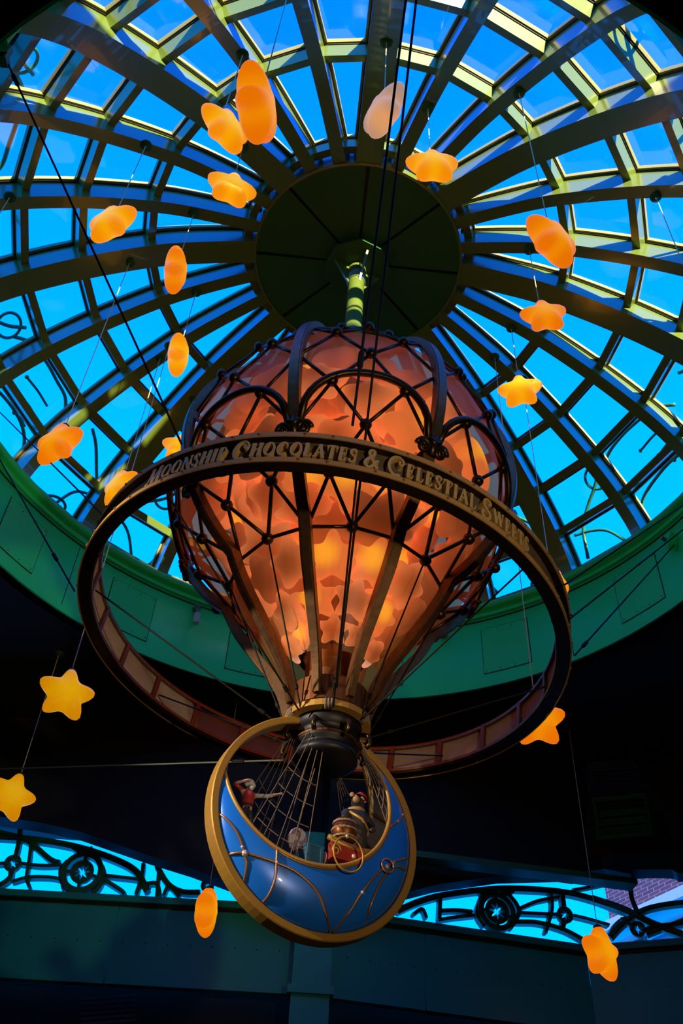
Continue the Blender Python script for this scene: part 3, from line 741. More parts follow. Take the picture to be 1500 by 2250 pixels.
# lettering: roman capitals from strokes (x, y in cap heights)
TH, TN = 0.17, 0.075
def arcp(cx, cy, rx, ry, a0, a1, n=14): return [(cx+rx*math.cos(rad(a0+(a1-a0)*i/n)), cy+ry*math.sin(rad(a0+(a1-a0)*i/n))) for i in range(n+1)]
def serif(x, y, w_=0.30): return ([(x-w_/2, y), (x+w_/2, y)], TN)
GL = {
 'M': (1.12, [([(0.14, 0.03), (0.22, 0.97)], TN), ([(0.22, 0.97), (0.56, 0.05)], TH), ([(0.56, 0.05), (0.90, 0.97)], TN), ([(0.90, 0.97), (0.98, 0.03)], TH), serif(0.14, 0.04), serif(0.98, 0.04), serif(0.18, 0.96, 0.2), serif(0.94, 0.96, 0.2)]),
 'O': (1.02, [(arcp(0.51, 0.5, 0.42, 0.45, 0, 360, 26), 0.12)]),
 'N': (0.98, [([(0.16, 0.03), (0.16, 0.97)], TN), ([(0.16, 0.97), (0.82, 0.03)], TH), ([(0.82, 0.03), (0.82, 0.97)], TN), serif(0.16, 0.04), serif(0.82, 0.96), serif(0.12, 0.96, 0.22)]),
 'S': (0.66, [([(0.56, 0.78), (0.50, 0.92), (0.34, 0.96), (0.18, 0.89), (0.12, 0.74), (0.20, 0.60), (0.36, 0.50), (0.50, 0.40), (0.56, 0.26), (0.48, 0.11), (0.32, 0.04), (0.14, 0.09), (0.08, 0.24)], 0.12)]),
 'H': (0.98, [([(0.18, 0.03), (0.18, 0.97)], TH), ([(0.80, 0.03), (0.80, 0.97)], TH), ([(0.18, 0.52), (0.80, 0.52)], TN), serif(0.18, 0.04, .34), serif(0.18, 0.96, .34), serif(0.80, 0.04, .34), serif(0.80, 0.96, .34)]),
 'I': (0.42, [([(0.21, 0.03), (0.21, 0.97)], TH), serif(0.21, 0.04, .34), serif(0.21, 0.96, .34)]),
 'P': (0.78, [([(0.2, 0.03), (0.2, 0.97)], TH), serif(0.2, 0.04, .34), ([(0.08, 0.95), (0.40, 0.95), (0.60, 0.90), (0.68, 0.74), (0.60, 0.56), (0.40, 0.50), (0.2, 0.50)], 0.10)]),
 'C': (0.98, [(arcp(0.52, 0.5, 0.42, 0.45, 48, 318, 24), 0.13), ([(0.80, 0.83), (0.86, 0.66)], TN)]),
 'L': (0.70, [([(0.2, 0.03), (0.2, 0.97)], TH), serif(0.2, 0.96, .34), ([(0.08, 0.04), (0.60, 0.04), (0.66, 0.26)], TN)]),
 'A': (0.94, [([(0.12, 0.03), (0.46, 0.97)], TN), ([(0.46, 0.97), (0.82, 0.03)], TH), ([(0.25, 0.36), (0.68, 0.36)], TN), serif(0.12, 0.04, .26), serif(0.82, 0.04, .3)]),
 'T': (0.84, [([(0.42, 0.03), (0.42, 0.95)], TH), serif(0.42, 0.04, .34), ([(0.04, 0.76), (0.08, 0.95), (0.76, 0.95), (0.80, 0.76)], TN)]),
 'E': (0.72, [([(0.2, 0.03), (0.2, 0.97)], TH), ([(0.08, 0.04), (0.58, 0.04), (0.64, 0.24)], TN), ([(0.08, 0.96), (0.56, 0.96), (0.60, 0.78)], TN), ([(0.2, 0.51), (0.48, 0.51)], TN), ([(0.48, 0.40), (0.48, 0.62)], TN)]),
 'W': (1.26, [([(0.10, 0.97), (0.38, 0.04)], TH), ([(0.38, 0.04), (0.64, 0.96)], TN), ([(0.64, 0.96), (0.90, 0.04)], TH), ([(0.90, 0.04), (1.14, 0.97)], TN), serif(0.10, 0.96, .28), serif(1.14, 0.96, .24), serif(0.64, 0.96, .2)]),
 '&': (1.02, [([(0.86, 0.06), (0.60, 0.36), (0.34, 0.66), (0.26, 0.80), (0.32, 0.93), (0.46, 0.97), (0.58, 0.88), (0.54, 0.72), (0.36, 0.56), (0.16, 0.40), (0.08, 0.24), (0.18, 0.08), (0.38, 0.03), (0.58, 0.14), (0.72, 0.34), (0.84, 0.46)], 0.12), ([(0.72, 0.44), (0.94, 0.44)], TN), ([(0.78, 0.06), (0.96, 0.05)], TN)]),
}
# large initials with curled terminals
GB = dict(GL)
GB['C'] = (1.10, [(arcp(0.58, 0.48, 0.50, 0.50, 70, 300, 26), 0.12), ([(0.75, 0.95), (0.92, 0.86), (0.98, 0.70), (0.88, 0.58), (0.74, 0.62), (0.74, 0.74), (0.83, 0.75)], 0.085)])
GB['S'] = (0.86, [([(0.52, 0.74), (0.60, 0.78), (0.70, 0.86), (0.62, 0.98), (0.42, 1.02), (0.22, 0.94), (0.14, 0.76), (0.24, 0.60), (0.46, 0.48), (0.64, 0.36), (0.70, 0.20), (0.60, 0.05), (0.38, -0.02), (0.14, 0.04), (0.04, 0.22), (0.10, 0.32), (0.20, 0.26)], 0.12)])
GB['M'] = (1.2, [([(0.0, 0.02), (0.14, 0.12), (0.26, 0.97)], TN), ([(0.26, 0.97), (0.60, 0.05)], TH), ([(0.60, 0.05), (0.96, 0.97)], TN), ([(0.96, 0.97), (1.06, 0.03)], TH), serif(1.06, 0.04), serif(0.20, 0.96, 0.22), ([(0.0, 0.02), (-0.06, 0.12), (0.0, 0.2)], TN)])
def letter_vf(strokes, hgt, s0, y0):
    """strokes wrapped on the hoop; s0 = angle of the left edge, y0 = baseline height"""
    out = []
    for pts, wd in strokes:
        pts = cr_spline(pts, 3) if len(pts) > 3 and len(pts) < 20 else [np.array(q) for q in pts]
        n = len(pts); V = []; Fc = []
        closed = np.linalg.norm(pts[0]-pts[-1]) < 1e-6
        for i in range(n):
            t = pts[min(i+1, n-1)]-pts[max(i-1, 0)]
            if closed and i in (0, n-1): t = pts[1]-pts[n-2]
            t = t/np.linalg.norm(t); nn = np.array([-t[1], t[0]])*wd/2
            for sg in (-1, 1):
                q = pts[i]+nn*sg; a = s0+q[0]*hgt/RR
                for r in (RR-0.008, RR+0.003): V.append(rp(a, r, y0+q[1]*hgt))
        for i in range(n-1):
            A_ = i*4; B_ = A_+4
            Fc += [(A_+1, B_+1, B_+3, A_+3), (A_, A_+2, B_+2, B_), (A_, B_, B_+1, A_+1), (A_+2, A_+3, B_+3, B_+2)]
        if not closed: Fc += [(0, 1, 3, 2), (n*4-4, n*4-2, n*4-1, n*4-3)]
        out.append((V, Fc))
    return join(*out)
TXT = [('M', 1), ('OONSHIP', 0), (' ', 0), ('C', 1), ('HOCOLATES', 0), (' ', 0), ('&', 1), (' ', 0), ('C', 1), ('ELESTIAL', 0), (' ', 0), ('S', 1), ('WEETS', 0)]
seq = [(c, b) for s_, b in TXT for c in s_]
HS, HB_ = 0.0300, 0.0400
tot = sum((0.5*HS if c == ' ' else ((GB if b else GL)[c][0]*(HB_ if b else HS)+0.0045)) for c, b in seq)
A_START, A_END = rad(-131.5), rad(-42.5)
fit = (A_END-A_START)*RR/tot
for rep in range(2):
    a = A_START+PI*rep
    for c, b in seq:
        if c == ' ': a += 0.5*HS*fit/RR; continue
        adv, stk = (GB if b else GL)[c]; hgt = HB_ if b else HS
        stk2 = [([(q[0]*fit, q[1]) for q in pts], wd) for pts, wd in stk]
        part('letter', letter_vf(stk2, hgt, a, -0.0195 if b else -0.0165), 'letter_gold', ring)
        a += (adv*hgt+0.0045)*fit/RR

# ================================================================== moon boat
MC = Vector((-0.0103, DY, 0.6979)); yw = rad(26.2)
MU = Vector((math.cos(yw), math.sin(yw), 0)); MN = Vector((math.sin(yw), -math.cos(yw), 0)); MW = Vector((0, 0, 1))
def mp_(u, w_, n_=0.0): return MC+MU*u+MW*w_+MN*n_
moon = thing('moon_boat', mp_(0, -0.176), 'blue crescent moon boat in a gold hoop hanging below the balloon', 'boat')
# hoop
def hoop_prof(prof, seg=96):
    V = []; Fc = []; m_ = len(prof)
    for k in range(seg):
        a = 2*PI*k/seg
        for r, n_ in prof: V.append(mp_(r*math.cos(a), r*math.sin(a), n_))
    for k in range(seg):
        l = (k+1) % seg
        for j in range(m_): Fc.append((k*m_+j, k*m_+(j+1) % m_, l*m_+(j+1) % m_, l*m_+j))
    return V, Fc
part('hoop', hoop_prof([(0.164, 0.012), (0.1655, 0.0135), (0.1745, 0.0135), (0.176, 0.012), (0.176, -0.012), (0.1745, -0.0135), (0.1655, -0.0135), (0.164, -0.012)]), 'gold', moon)
# hull: two bulging crescents from the hoop to the gunwales
GC = (-0.022, 0.052); GR = 0.1364
TA, TB = math.atan2(0.039, -0.157), math.atan2(0.148, 0.078)+2*PI       # tips, seen from the hoop centre
GA, GB_ = math.atan2(0.039-GC[1], -0.157-GC[0]), math.atan2(0.148-GC[1], 0.078-GC[0])+2*PI
if GA < 0: GA += 2*PI
BM = 0.042
def hull_pt(s_, t, sg=1, off=0.0):
    ao = TA+(TB-TA)*s_; ag = GA+(GB_-GA)*s_
    O = np.array([0.1645*math.cos(ao), 0.1645*math.sin(ao)]); G = np.array([GC[0]+GR*math.cos(ag), GC[1]+GR*math.sin(ag)])
    b = BM*math.sin(PI*min(1, max(0, s_)))**0.7
    ph = t*PI/2; q = O+(G-O)*(1-math.cos(ph)); return mp_(q[0], q[1], sg*(b*math.sin(ph)+off+0.002))
NS, NT = 72, 14
def hull_vf(sg, off=0.0):
    V = [hull_pt(i/NS, j/NT, sg, off) for i in range(NS+1) for j in range(NT+1)]; Fc = []
    for i in range(NS):
        for j in range(NT):
            q = (i*(NT+1)+j, i*(NT+1)+j+1, (i+1)*(NT+1)+j+1, (i+1)*(NT+1)+j); Fc.append(q if sg > 0 else q[::-1])
    return V, Fc
for sg, nm in ((1, 'hull_side'), (-1, 'hull_side')):
    hs = part(nm, hull_vf(sg, 0.0), 'hull_blue', moon, True)
    part('hull_lining', hull_vf(sg, -0.0035), 'hull_inside', hs, True)
    part('gunwale', tube([hull_pt(i/NS, 1.0, sg) for i in range(NS+1)], 0.0032, 8), 'gold', moon, True)
    part('gunwale_bead', tube([hull_pt(i/NS, 0.97, sg, 0.0005) for i in range(1, NS)], 0.0016, 6), 'copper_line', moon, True)
# deck boards inside, so the boat is closed at the bottom
V = []; Fc = []
for i in range(25):
    s_ = 0.2+0.6*i/24
    V += [hull_pt(s_, 0.62, 1, -0.004), hull_pt(s_, 0.62, -1, -0.004)]
for i in range(24): Fc.append((2*i, 2*i+1, 2*i+3, 2*i+2))
part('deck', (V, Fc), 'dark_bronze', moon)
# ribs visible inside the far hull
for s_ in (0.62, 0.72, 0.82, 0.9):
    part('inner_rib', tube([hull_pt(s_, t, -1, -0.006) for t in np.linspace(0.1, 1, 10)], 0.003, 6), 'gold', moon, True)
# copper star lines and beads on the front hull, drawn with (u, w) from the photograph laid on the hull
def on_hull(px, py, off=0.0015):
    d = ray(px, py); best = None; bd = 1e9
    for i in range(0, 241):
        s_ = i/240
        for j in range(0, 61):
            q = hull_pt(s_, j/60, 1, off); dd = (q.normalized()-d.normalized()).length
            if dd < bd: bd = dd; best = (s_, j/60)
    return best
HL = [
 [(470, 1785), (492, 1795), (515, 1820), (530, 1850), (538, 1877), (541, 1900), (536, 1930), (524, 1952)],
 [(488, 1883), (512, 1876), (538, 1876), (575, 1885), (612, 1898), (655, 1918), (695, 1958), (718, 2005), (723, 2045)],
 [(609, 1866), (609, 1896), (604, 1930), (592, 1968), (566, 1998)],
 [(732, 2050), (765, 2005), (796, 1962), (822, 1925), (848, 1905), (870, 1892), (893, 1887)],
 [(800, 2042), (812, 2000), (830, 1950), (850, 1920), (872, 1905), (890, 1910)],
 [(856, 1817), (873, 1806), (884, 1792)],
]
HULLT = np.array([hull_pt(i/240, j/60, 1, 0.0015)[:] for i in range(241) for j in range(61)])
HULLD = HULLT/np.linalg.norm(HULLT, axis=1)[:, None]
def hp(px, py):
    d = np.array(ray(px, py)[:]); d /= np.linalg.norm(d); return Vector(HULLT[int(np.argmax(HULLD@d))])
for L_ in HL:
    P = [Vector(q) for q in cr_spline([hp(x, y)[:] for x, y in L_], 6)]
    part('star_line', tube(P, 0.0021, 6), 'copper_line', moon, True)
for x, y, r in ((538, 1876, 0.0048), (533, 1861, 0.0026), (609, 1896, 0.003), (848, 1905, 0.004), (864, 1895, 0.0026), (796, 1961, 0.003), (873, 1806, 0.0026), (884, 1791, 0.0026)):
    part('bead', ball(hp(x, y), r, 8, 6), 'bead', moon, True)
def planet_ring(px, py, rpx, name):
    c = hp(px, py); sc = 1430.0; r = rpx/sc
    P = [c+MU*(r*math.cos(t)*1.08)+MW*(r*math.sin(t)*1.08)+MN*0.004 for t in np.linspace(0, 2*PI, 41)[:-1]]
    return part(name, tube(P, 0.0016, 6, True), 'copper_line', moon, True)
planet_ring(848, 1905, 13.5, 'planet_ring')
c = hp(757, 1908); P = [mp_(0, 0)*0+c+MU*(0.0245*math.cos(t))+MW*(0.0265*math.sin(t)+0.018)+MN*0.008 for t in np.linspace(0, 2*PI, 41)[:-1]]
part('orbit_ring', tube(P, 0.0014, 6, True), 'gold', moon, True)
part('bead', ball(P[11], 0.003, 8, 6), 'bead', moon, True)
# hanger block joining the hoop and the collar
part('hanger', join(box(mp_(-0.035, 0.155, 0), (0.05, 0.03, 0.018)), box(mp_(0.0, 0.16, 0), (0.03, 0.03, 0.03))), 'dark_bronze', moon)
# rigging shrouds: five ropes each with rungs
def shroud(top, sa, sb, sg, rungs, m_='rope'):
    Pt = [hull_pt(sa+(sb-sa)*i/4, 1.0, sg) for i in range(5)]
    o = part('shroud', join(*[tube([top+(Pt[i]-Pt[2])*0.16, Pt[i]], 0.0006, 5) for i in range(5)]), m_, moon)
    for k in range(rungs):
        f = 0.93-0.14*k; vf = []
        for i in range(4):
            A_ = (top+(Pt[i]-Pt[2])*0.16).lerp(Pt[i], f); B_ = (top+(Pt[i+1]-Pt[2])*0.16).lerp(Pt[i+1], f); vf.append(tube([A_.lerp(B_, .12), A_.lerp(B_, .88)], 0.0008, 5))
        part('rung', join(*vf), m_, o)
shroud(pol(0.036, rad(-100), 0.872), 0.19, 0.37, 1, 4)
shroud(pol(0.060, rad(200), 0.835), 0.14, 0.30, -1, 4)
shroud(pol(0.060, rad(15), 0.850), 0.72, 0.86, 1, 3)
shroud(pol(0.05, rad(60), 0.80), 0.62, 0.76, -1, 4)
for px in (-0.012, 0.004):
    part('halyard', tube([pol(0.02, rad(200), 0.79)+MU*px, mp_(-0.04+px, -0.055, 0)], 0.0008, 5), 'rope', moon)

# ================================================================== things aboard
# a white-haired figurine in a red waistcoat, one hand shading the eyes, the other arm pointing
def skin_body(name, J, E_, m_, parent, root=0, sub=2):
    L = root_loc(parent); me = bpy.data.meshes.new(name); me.from_pydata([tuple(W(j[0])-L) for j in J], E_, []); me.materials.append(MATS[m_])
    o = link(bpy.data.objects.new(name, me), parent)
    sk = o.modifiers.new('skin', 'SKIN'); ss = o.modifiers.new('sub', 'SUBSURF'); ss.levels = sub; ss.render_levels = sub
    for i, j in enumerate(J):
        v = me.skin_vertices[0].data[i]; v.radius = (j[1]*S, (j[2] if len(j) > 2 else j[1])*S); v.use_root = (i == root)
    sk.use_smooth_shade = True
    return o
def aboard(px, py, n_): return on_plane(px, py, MC+MN*n_, MN)
fb = aboard(537, 1812, 0.0)
fig = thing('sailor_figurine', fb, 'small white-haired figurine in red waistcoat pointing from the boat, left horn', 'figurine')
k_ = 0.062
def fj(u, w_, n_, r): return (fb+MU*(u*k_)+MW*(w_*k_)+MN*(n_*k_), r*k_)
J = [fj(0, 0.40, 0, .12), fj(0, 0.60, 0, .125), fj(0.0, 0.80, 0, .14), fj(0.01, 0.90, 0, .06), fj(0.02, 1.02, 0.02, .095),
     fj(-0.18, 0.84, 0, .055), fj(-0.42, 0.92, 0.08, .045), fj(-0.12, 1.06, 0.16, .035), fj(-0.03, 1.08, 0.16, .03),
     fj(0.18, 0.80, 0, .055), fj(0.48, 0.86, 0.05, .042), fj(0.76, 0.98, 0.10, .032), fj(0.86, 1.02, 0.11, .034),
     fj(-0.10, 0.20, 0, .075), fj(-0.12, -0.04, 0, .06), fj(-0.12, -0.06, 0.12, .04), fj(0.11, 0.20, 0.02, .075), fj(0.14, -0.04, 0, .06), fj(0.14, -0.06, 0.12, .04)]
E_ = [(0, 1), (1, 2), (2, 3), (3, 4), (2, 5), (5, 6), (6, 7), (7, 8), (2, 9), (9, 10), (10, 11), (11, 12), (0, 13), (13, 14), (14, 15), (0, 16), (16, 17), (17, 18)]
skin_body('body', J, E_, 'skin', fig)
def fl(u, w_, n_): return fb+MU*(u*k_)+MW*(w_*k_)+MN*(n_*k_)
part('hair', join(ball(fl(0.02, 1.10, -0.03), 0.115*k_, 10, 7, (1, 1, .95)), ball(fl(-0.06, 1.06, -0.02), 0.07*k_), ball(fl(0.10, 1.06, -0.02), 0.07*k_)), 'white_cloth', fig, True)
part('beard', ball(fl(0.02, 0.94, 0.09), 0.075*k_, 10, 7, (1, .8, 1.1)), 'white_cloth', fig, True)
part('waistcoat', lathe([(0.135*k_, 0.42*k_), (0.15*k_, 0.55*k_), (0.165*k_, 0.78*k_), (0.09*k_, 0.88*k_)], 14, fb), 'red_paint', fig, True)
part('belt', lathe([(0.145*k_, 0.44*k_), (0.16*k_, 0.44*k_), (0.16*k_, 0.50*k_), (0.145*k_, 0.50*k_)], 14, fb), 'cap_dark', fig)
part('sleeve', tube([fl(0.17, 0.80, 0), fl(0.48, 0.86, 0.05), fl(0.60, 0.91, 0.07)], [0.062*k_, 0.05*k_, 0.045*k_], 8), 'white_cloth', fig, True)
part('sleeve', tube([fl(-0.17, 0.84, 0), fl(-0.42, 0.92, 0.08)], [0.062*k_, 0.052*k_], 8), 'red_paint', fig, True)
part('trousers', join(tube([fl(0, 0.42, 0), fl(-0.10, 0.2, 0), fl(-0.12, 0.02, 0)], [0.13*k_, 0.09*k_, 0.075*k_], 8), tube([fl(0, 0.42, 0), fl(0.11, 0.2, 0.02), fl(0.14, 0.02, 0)], [0.13*k_, 0.09*k_, 0.075*k_], 8)), 'cap_dark', fig, True)
# dark furry animal figurine standing at the right horn
bb_ = aboard(778, 1868, -0.006)
bear = thing('bear_figurine', bb_, 'tall black furry animal figurine with cap standing in the boat, right', 'figurine')
k_ = 0.078
def fj2(u, w_, n_, r): return (bb_+MU*(u*k_)+MW*(w_*k_)+MN*(n_*k_), r*k_)
J = [fj2(0, 0.25, 0, .24), fj2(0.0, 0.50, 0, .25), fj2(0.02, 0.72, 0.02, .21), fj2(0.02, 0.86, 0.05, .12), fj2(0.0, 1.0, 0.08, .17), fj2(-0.10, 0.97, 0.20, .09), fj2(-0.15, 0.95, 0.28, .055),
     fj2(-0.22, 0.72, 0.06, .09), fj2(-0.36, 0.52, 0.16, .075), fj2(-0.24, 0.36, 0.28, .06), fj2(0.25, 0.72, 0.04, .09), fj2(0.36, 0.50, 0.12, .075), fj2(0.22, 0.36, 0.26, .06),
     fj2(-0.14, 0.0, 0.0, .13), fj2(-0.15, -0.16, 0.02, .11), fj2(-0.16, -0.20, 0.16, .07), fj2(0.15, 0.0, 0, .13), fj2(0.16, -0.16, 0.02, .11), fj2(0.17, -0.20, 0.16, .07)]
E_ = [(0, 1), (1, 2), (2, 3), (3, 4), (4, 5), (5, 6), (2, 7), (7, 8), (8, 9), (2, 10), (10, 11), (11, 12), (0, 13), (13, 14), (14, 15), (0, 16), (16, 17), (17, 18)]
skin_body('body', J, E_, 'black_fur', bear)
def bl(u, w_, n_): return bb_+MU*(u*k_)+MW*(w_*k_)+MN*(n_*k_)
part('cap', join(lathe([(0.001, 0.07), (0.10, 0.065), (0.14, 0.0), (0.15, -0.02)], 16, (0, 0, 0))), 'red_paint', bear, True)
bear.children[-1].location = (bl(0.10, 1.15, 0.04)-bb_)*S; bear.children[-1].scale = (k_, k_, k_); bear.children[-1].data.transform(Matrix.Translation(-(W((0, 0, 0))-W(bb_)))); bear.children[-1].rotation_euler = (0, rad(24), 0)
for s_ in (-1, 1): part('ear', ball(bl(0.0+0.13*s_, 1.14, 0.06), 0.055*k_, 8, 6, (1, .6, 1)), 'fur_tan', bear, True)
part('muzzle', ball(bl(-0.13, 0.95, 0.24), 0.075*k_, 8, 6), 'fur_tan', bear, True)
for s_ in (-1, 1): part('eye', ball(bl(-0.06+0.07*s_, 1.04, 0.23), 0.018*k_, 6, 5), 'bead', bear, True)
part('collar', lathe([(0.16*k_, 0.76*k_), (0.22*k_, 0.78*k_), (0.20*k_, 0.84*k_), (0.14*k_, 0.86*k_)], 14, bb_), 'fur_tan', bear, True)
part('sash', tube([bl(-0.22, 0.70, 0.14), bl(0.0, 0.55, 0.27), bl(0.2, 0.38, 0.2)], 0.03*k_, 6), 'gold', bear, True)
# barrel-shaped drum held in front of the animal
db = aboard(755, 1852, 0.012)
dr = thing('small_barrel', db, 'small brown banded barrel in front of the black animal figurine', 'barrel')
part('staves', lathe([(0.0, 0), (0.015, 0), (0.019, 0.012), (0.020, 0.018), (0.019, 0.024), (0.015, 0.036), (0.0, 0.036)], 16, db), 'copper', dr, True)
for z in (0.006, 0.018, 0.030): part('hoop', lathe([(0.0185 if z != 0.018 else 0.0198, z-0.0015), (0.0205 if z == 0.018 else 0.0188, z-0.0015), (0.0205 if z == 0.018 else 0.0188, z+0.0015), (0.0185, z+0.0015)], 16, db), 'fur_tan', dr)
# red and gold carved prow chest
cb = aboard(760, 1892, 0.028)
ch = thing('carved_chest', cb, 'red chest with gold scrollwork at the gunwale inside the thin ring', 'chest')
Rm = Matrix((MU, -MN, MW)).transposed()
part('body', box(cb+MW*0.010, (0.055, 0.014, 0.026), Rm), 'red_paint', ch)
part('lid', tube([cb+MU*-0.032+MW*0.030, cb+MU*-0.01+MW*0.026, cb+MU*0.02+MW*0.022, cb+MU*0.045+MW*0.026], 0.0042, 8), 'gold', ch, True)
part('moulding', tube([cb+MU*-0.03+MW*0.022+MN*.007, cb+MU*0.0+MW*0.019+MN*.007, cb+MU*0.03+MW*0.018+MN*.007], 0.0022, 6), 'gold', ch, True)
P = [cb+MU*(-0.022+0.008*math.cos(t)*(1-t/12))+MW*(0.008+0.010*math.sin(t)*(1-t/12))+MN*0.0085 for t in np.linspace(0, 9, 30)]
part('scroll', tube(P, 0.0018, 6), 'gold', ch, True)
part('boss', ball(cb+MU*0.008+MW*0.006+MN*0.008, 0.0036, 8, 6), 'bead', ch, True)
# swirl candy disc on a stick
lb = aboard(653, 1846, 0.0)
ly = thing('swirl_lollipop', lb-MW*0.04, 'round mauve and white swirl lollipop standing in the boat', 'lollipop')
ln = (MN*0.75+MU*0.42-MW*0.35).normalized(); lu = MW.cross(ln).normalized(); lw_ = ln.cross(lu)
LR = 0.0175
for j, m_ in ((0, 'candy_white'), (1, 'candy_mauve')):
    vfs = []
    for k in range(6):
        if k % 2 != j: continue
        V = []; Fc = []; n = 10
        for f in (-0.0025, 0.0025):
            for i in range(n+1):
                r = LR*i/n; tw = 1.1*i/n
                for e in (0, 1, 2):
                    t = 2*PI*(k+e/2)/6+tw; V.append(lb+(lu*math.cos(t)*1.25+lw_*math.sin(t))*r+ln*f*(1-0.5*(i/n)**3))
        h = 3*(n+1)
        for i in range(n):
            for e in (0, 1):
                Fc += [(i*3+e, i*3+e+1, i*3+3+e+1, i*3+3+e), (h+i*3+e, h+i*3+3+e, h+i*3+3+e+1, h+i*3+e+1)]
        for e in (0, 1): Fc.append((n*3+e, n*3+e+1, h+n*3+e+1, h+n*3+e))
        vfs.append((V, Fc))
    part('swirl_white' if j == 0 else 'swirl_mauve', join(*vfs), m_, ly)
part('stick', tube([lb-MW*0.015, lb-MW*0.045-MU*0.006], 0.0014, 6), 'rope', ly)
# blue crate
kb = aboard(683, 1884, 0.010)
kr = thing('blue_crate', kb-MW*0.015, 'dark blue wooden crate in the middle of the boat', 'crate')
part('body', box(kb, (0.028, 0.024, 0.024), Rm), 'crate_blue', kr)
part('lid', box(kb+MW*0.0135, (0.030, 0.026, 0.003), Rm), 'crate_blue', kr)
for u in (-0.011, 0.011): part('batten', box(kb+MU*u+MN*0.0128, (0.004, 0.002, 0.024), Rm), 'crate_blue', kr)
# red sweets bag beside it
sb_ = aboard(711, 1886, 0.012)
bag = thing('striped_sweet', sb_-MW*0.01, 'red and white striped wrapped sweet beside the blue crate', 'sweet')
part('wrapper', ball(sb_, 0.0085, 10, 7, (1.2, .8, .8)), 'red_paint', bag, True)
part('stripe', tube([sb_+MW*0.008*math.cos(t)+MN*0.008*math.sin(t) for t in np.linspace(0, 2*PI, 17)[:-1]], 0.0014, 6, True), 'white_cloth', bag, True)
part('twist', tube([sb_+MU*0.009, sb_+MU*0.016+MW*0.004], [0.0015, 0.005], 8), 'white_cloth', bag, True)

# ================================================================== cables
def cable(pts, r, label, m_='cable', turn=None, group=None):
    o = part('cable', tube(pts, r, 6), m_); o_ = props(o, label, 'cable', group)
    # put the origin at the lower end
    if turn is not None:
        a = Vector(pts[0]).lerp(Vector(pts[-1]), turn); b = Vector(pts[0]).lerp(Vector(pts[-1]), turn+0.035)
        part('turnbuckle', tube([a, a.lerp(b, .15), a.lerp(b, .85), b], [r, r*2.2, r*2.2, r], 6), 'cable', o)
    return o
def pxr(px, py, hgt_h=0.0):      # a point of the ring: nearest of the two crossings by side
    d = ray(px, py); return d*(RC.dot(RN)/d.dot(RN))+RN*hgt_h
def at_depth(px, py, dep): return ray(px, py)*dep
def drum_hit(px, py):
    d = ray(px, py); a = d.x**2+d.y**2; b = -2*(d.x*AX.x+d.y*AX.y); c = AX.x**2+AX.y**2-0.999**2
    t = (-b+math.sqrt(b*b-4*a*c))/(2*a); return d*t
def drum_pt(az, z): return pol(0.998, rad(az), z)
# from the collar up to the lattice and out to the ring
CT = 0.0016
lowz = [(-106.5+22.5+45*k) for k in range(8)]
side = ['front left', 'front right', 'right', 'far right', 'far', 'far left', 'left', 'near left']
for k in range(8):
    az = rad(lowz[k]); q = Vector((AX.x, AX.y, 0.9))+sp(az, -56, 0.012)
    cable([q, pol(0.071, az, 0.868)], CT, 'thin dark stay from a lattice ball down to the collar, %s of the balloon' % side[k], turn=0.86, group='stays below the balloon')
for k in range(8):
    az = rad(-129+45*k); cable([rp(az, RR-0.02, -0.012), pol(0.074, az, 0.862)], CT, 'thin dark stay from the sign hoop in to the collar, %s' % ['near left', 'near', 'near right', 'right', 'far right', 'far', 'far left', 'left'][k], turn=0.88, group='stays between hoop and collar')
# guys from the ring to the drum and the ceiling
ra_ = pxr(388, 1003, hh)
cable([ra_, at_depth(15, 135, (W(Vector((0, 0, 0))) - W(Vector((0, 0, 0)))).length+1.62)], 0.0019, 'black guy cable from bracket at top left to the sign hoop', turn=0.93)
cable([pxr(768, 963, hh), pol(0.985, rad(-86.5), H1+0.18)], 0.0021, 'black cable rising from sign hoop past the pale lantern, left of two', turn=0.10)
cable([pol(0.06, rad(-80), 0.90), pol(0.985, rad(-85.6), H1+0.18)], 0.0021, 'black cable rising from collar past the pale lantern, right of two')
cable([pxr(214, 1158, hh), drum_hit(0, 906)], 0.0017, 'black guy cable from hoop left side to drum, upper')
cable([pxr(176, 1272, -hh), drum_hit(-60, 905)], 0.0017, 'black guy cable from hoop left side to drum, lower', turn=0.12)
cable([pxr(1240, 1285, 0), drum_hit(1560, 1070)], 0.0017, 'black guy cable from hoop right side to drum, upper')
cable([pxr(1250, 1330, -hh), drum_hit(1600, 1085)], 0.0017, 'black guy cable from hoop right side to drum, lower')
cable([pxr(1262, 1440, 0), drum_hit(1483, 1195)], 0.0017, 'black guy cable from hoop to the triangular bracket on the drum', turn=0.05)
cable([pol(0.055, rad(190), 0.80), at_depth(-60, 1692, 1.9)], 0.0016, 'grey stay running left from the collar across the dark ceiling', 'stay_grey', turn=0.12)
# bracket at top left
tb = at_depth(8, 120, 1.62)
br = thing('cable_bracket', tb, 'green steel bracket holding a guy cable at top left corner', 'bracket')
part('plate', box(tb+Vector((-0.004, 0, 0.004)), (0.022, 0.012, 0.05)), 'iron_green', br); part('arm', box(tb+Vector((0.004, 0.004, -0.012)), (0.012, 0.02, 0.018)), 'iron_green', br)
part('strut', tube([tb+Vector((0, 0, 0.02)), tb+Vector((-0.06, -0.1, 0.12))], 0.006, 6), 'iron_green', br)

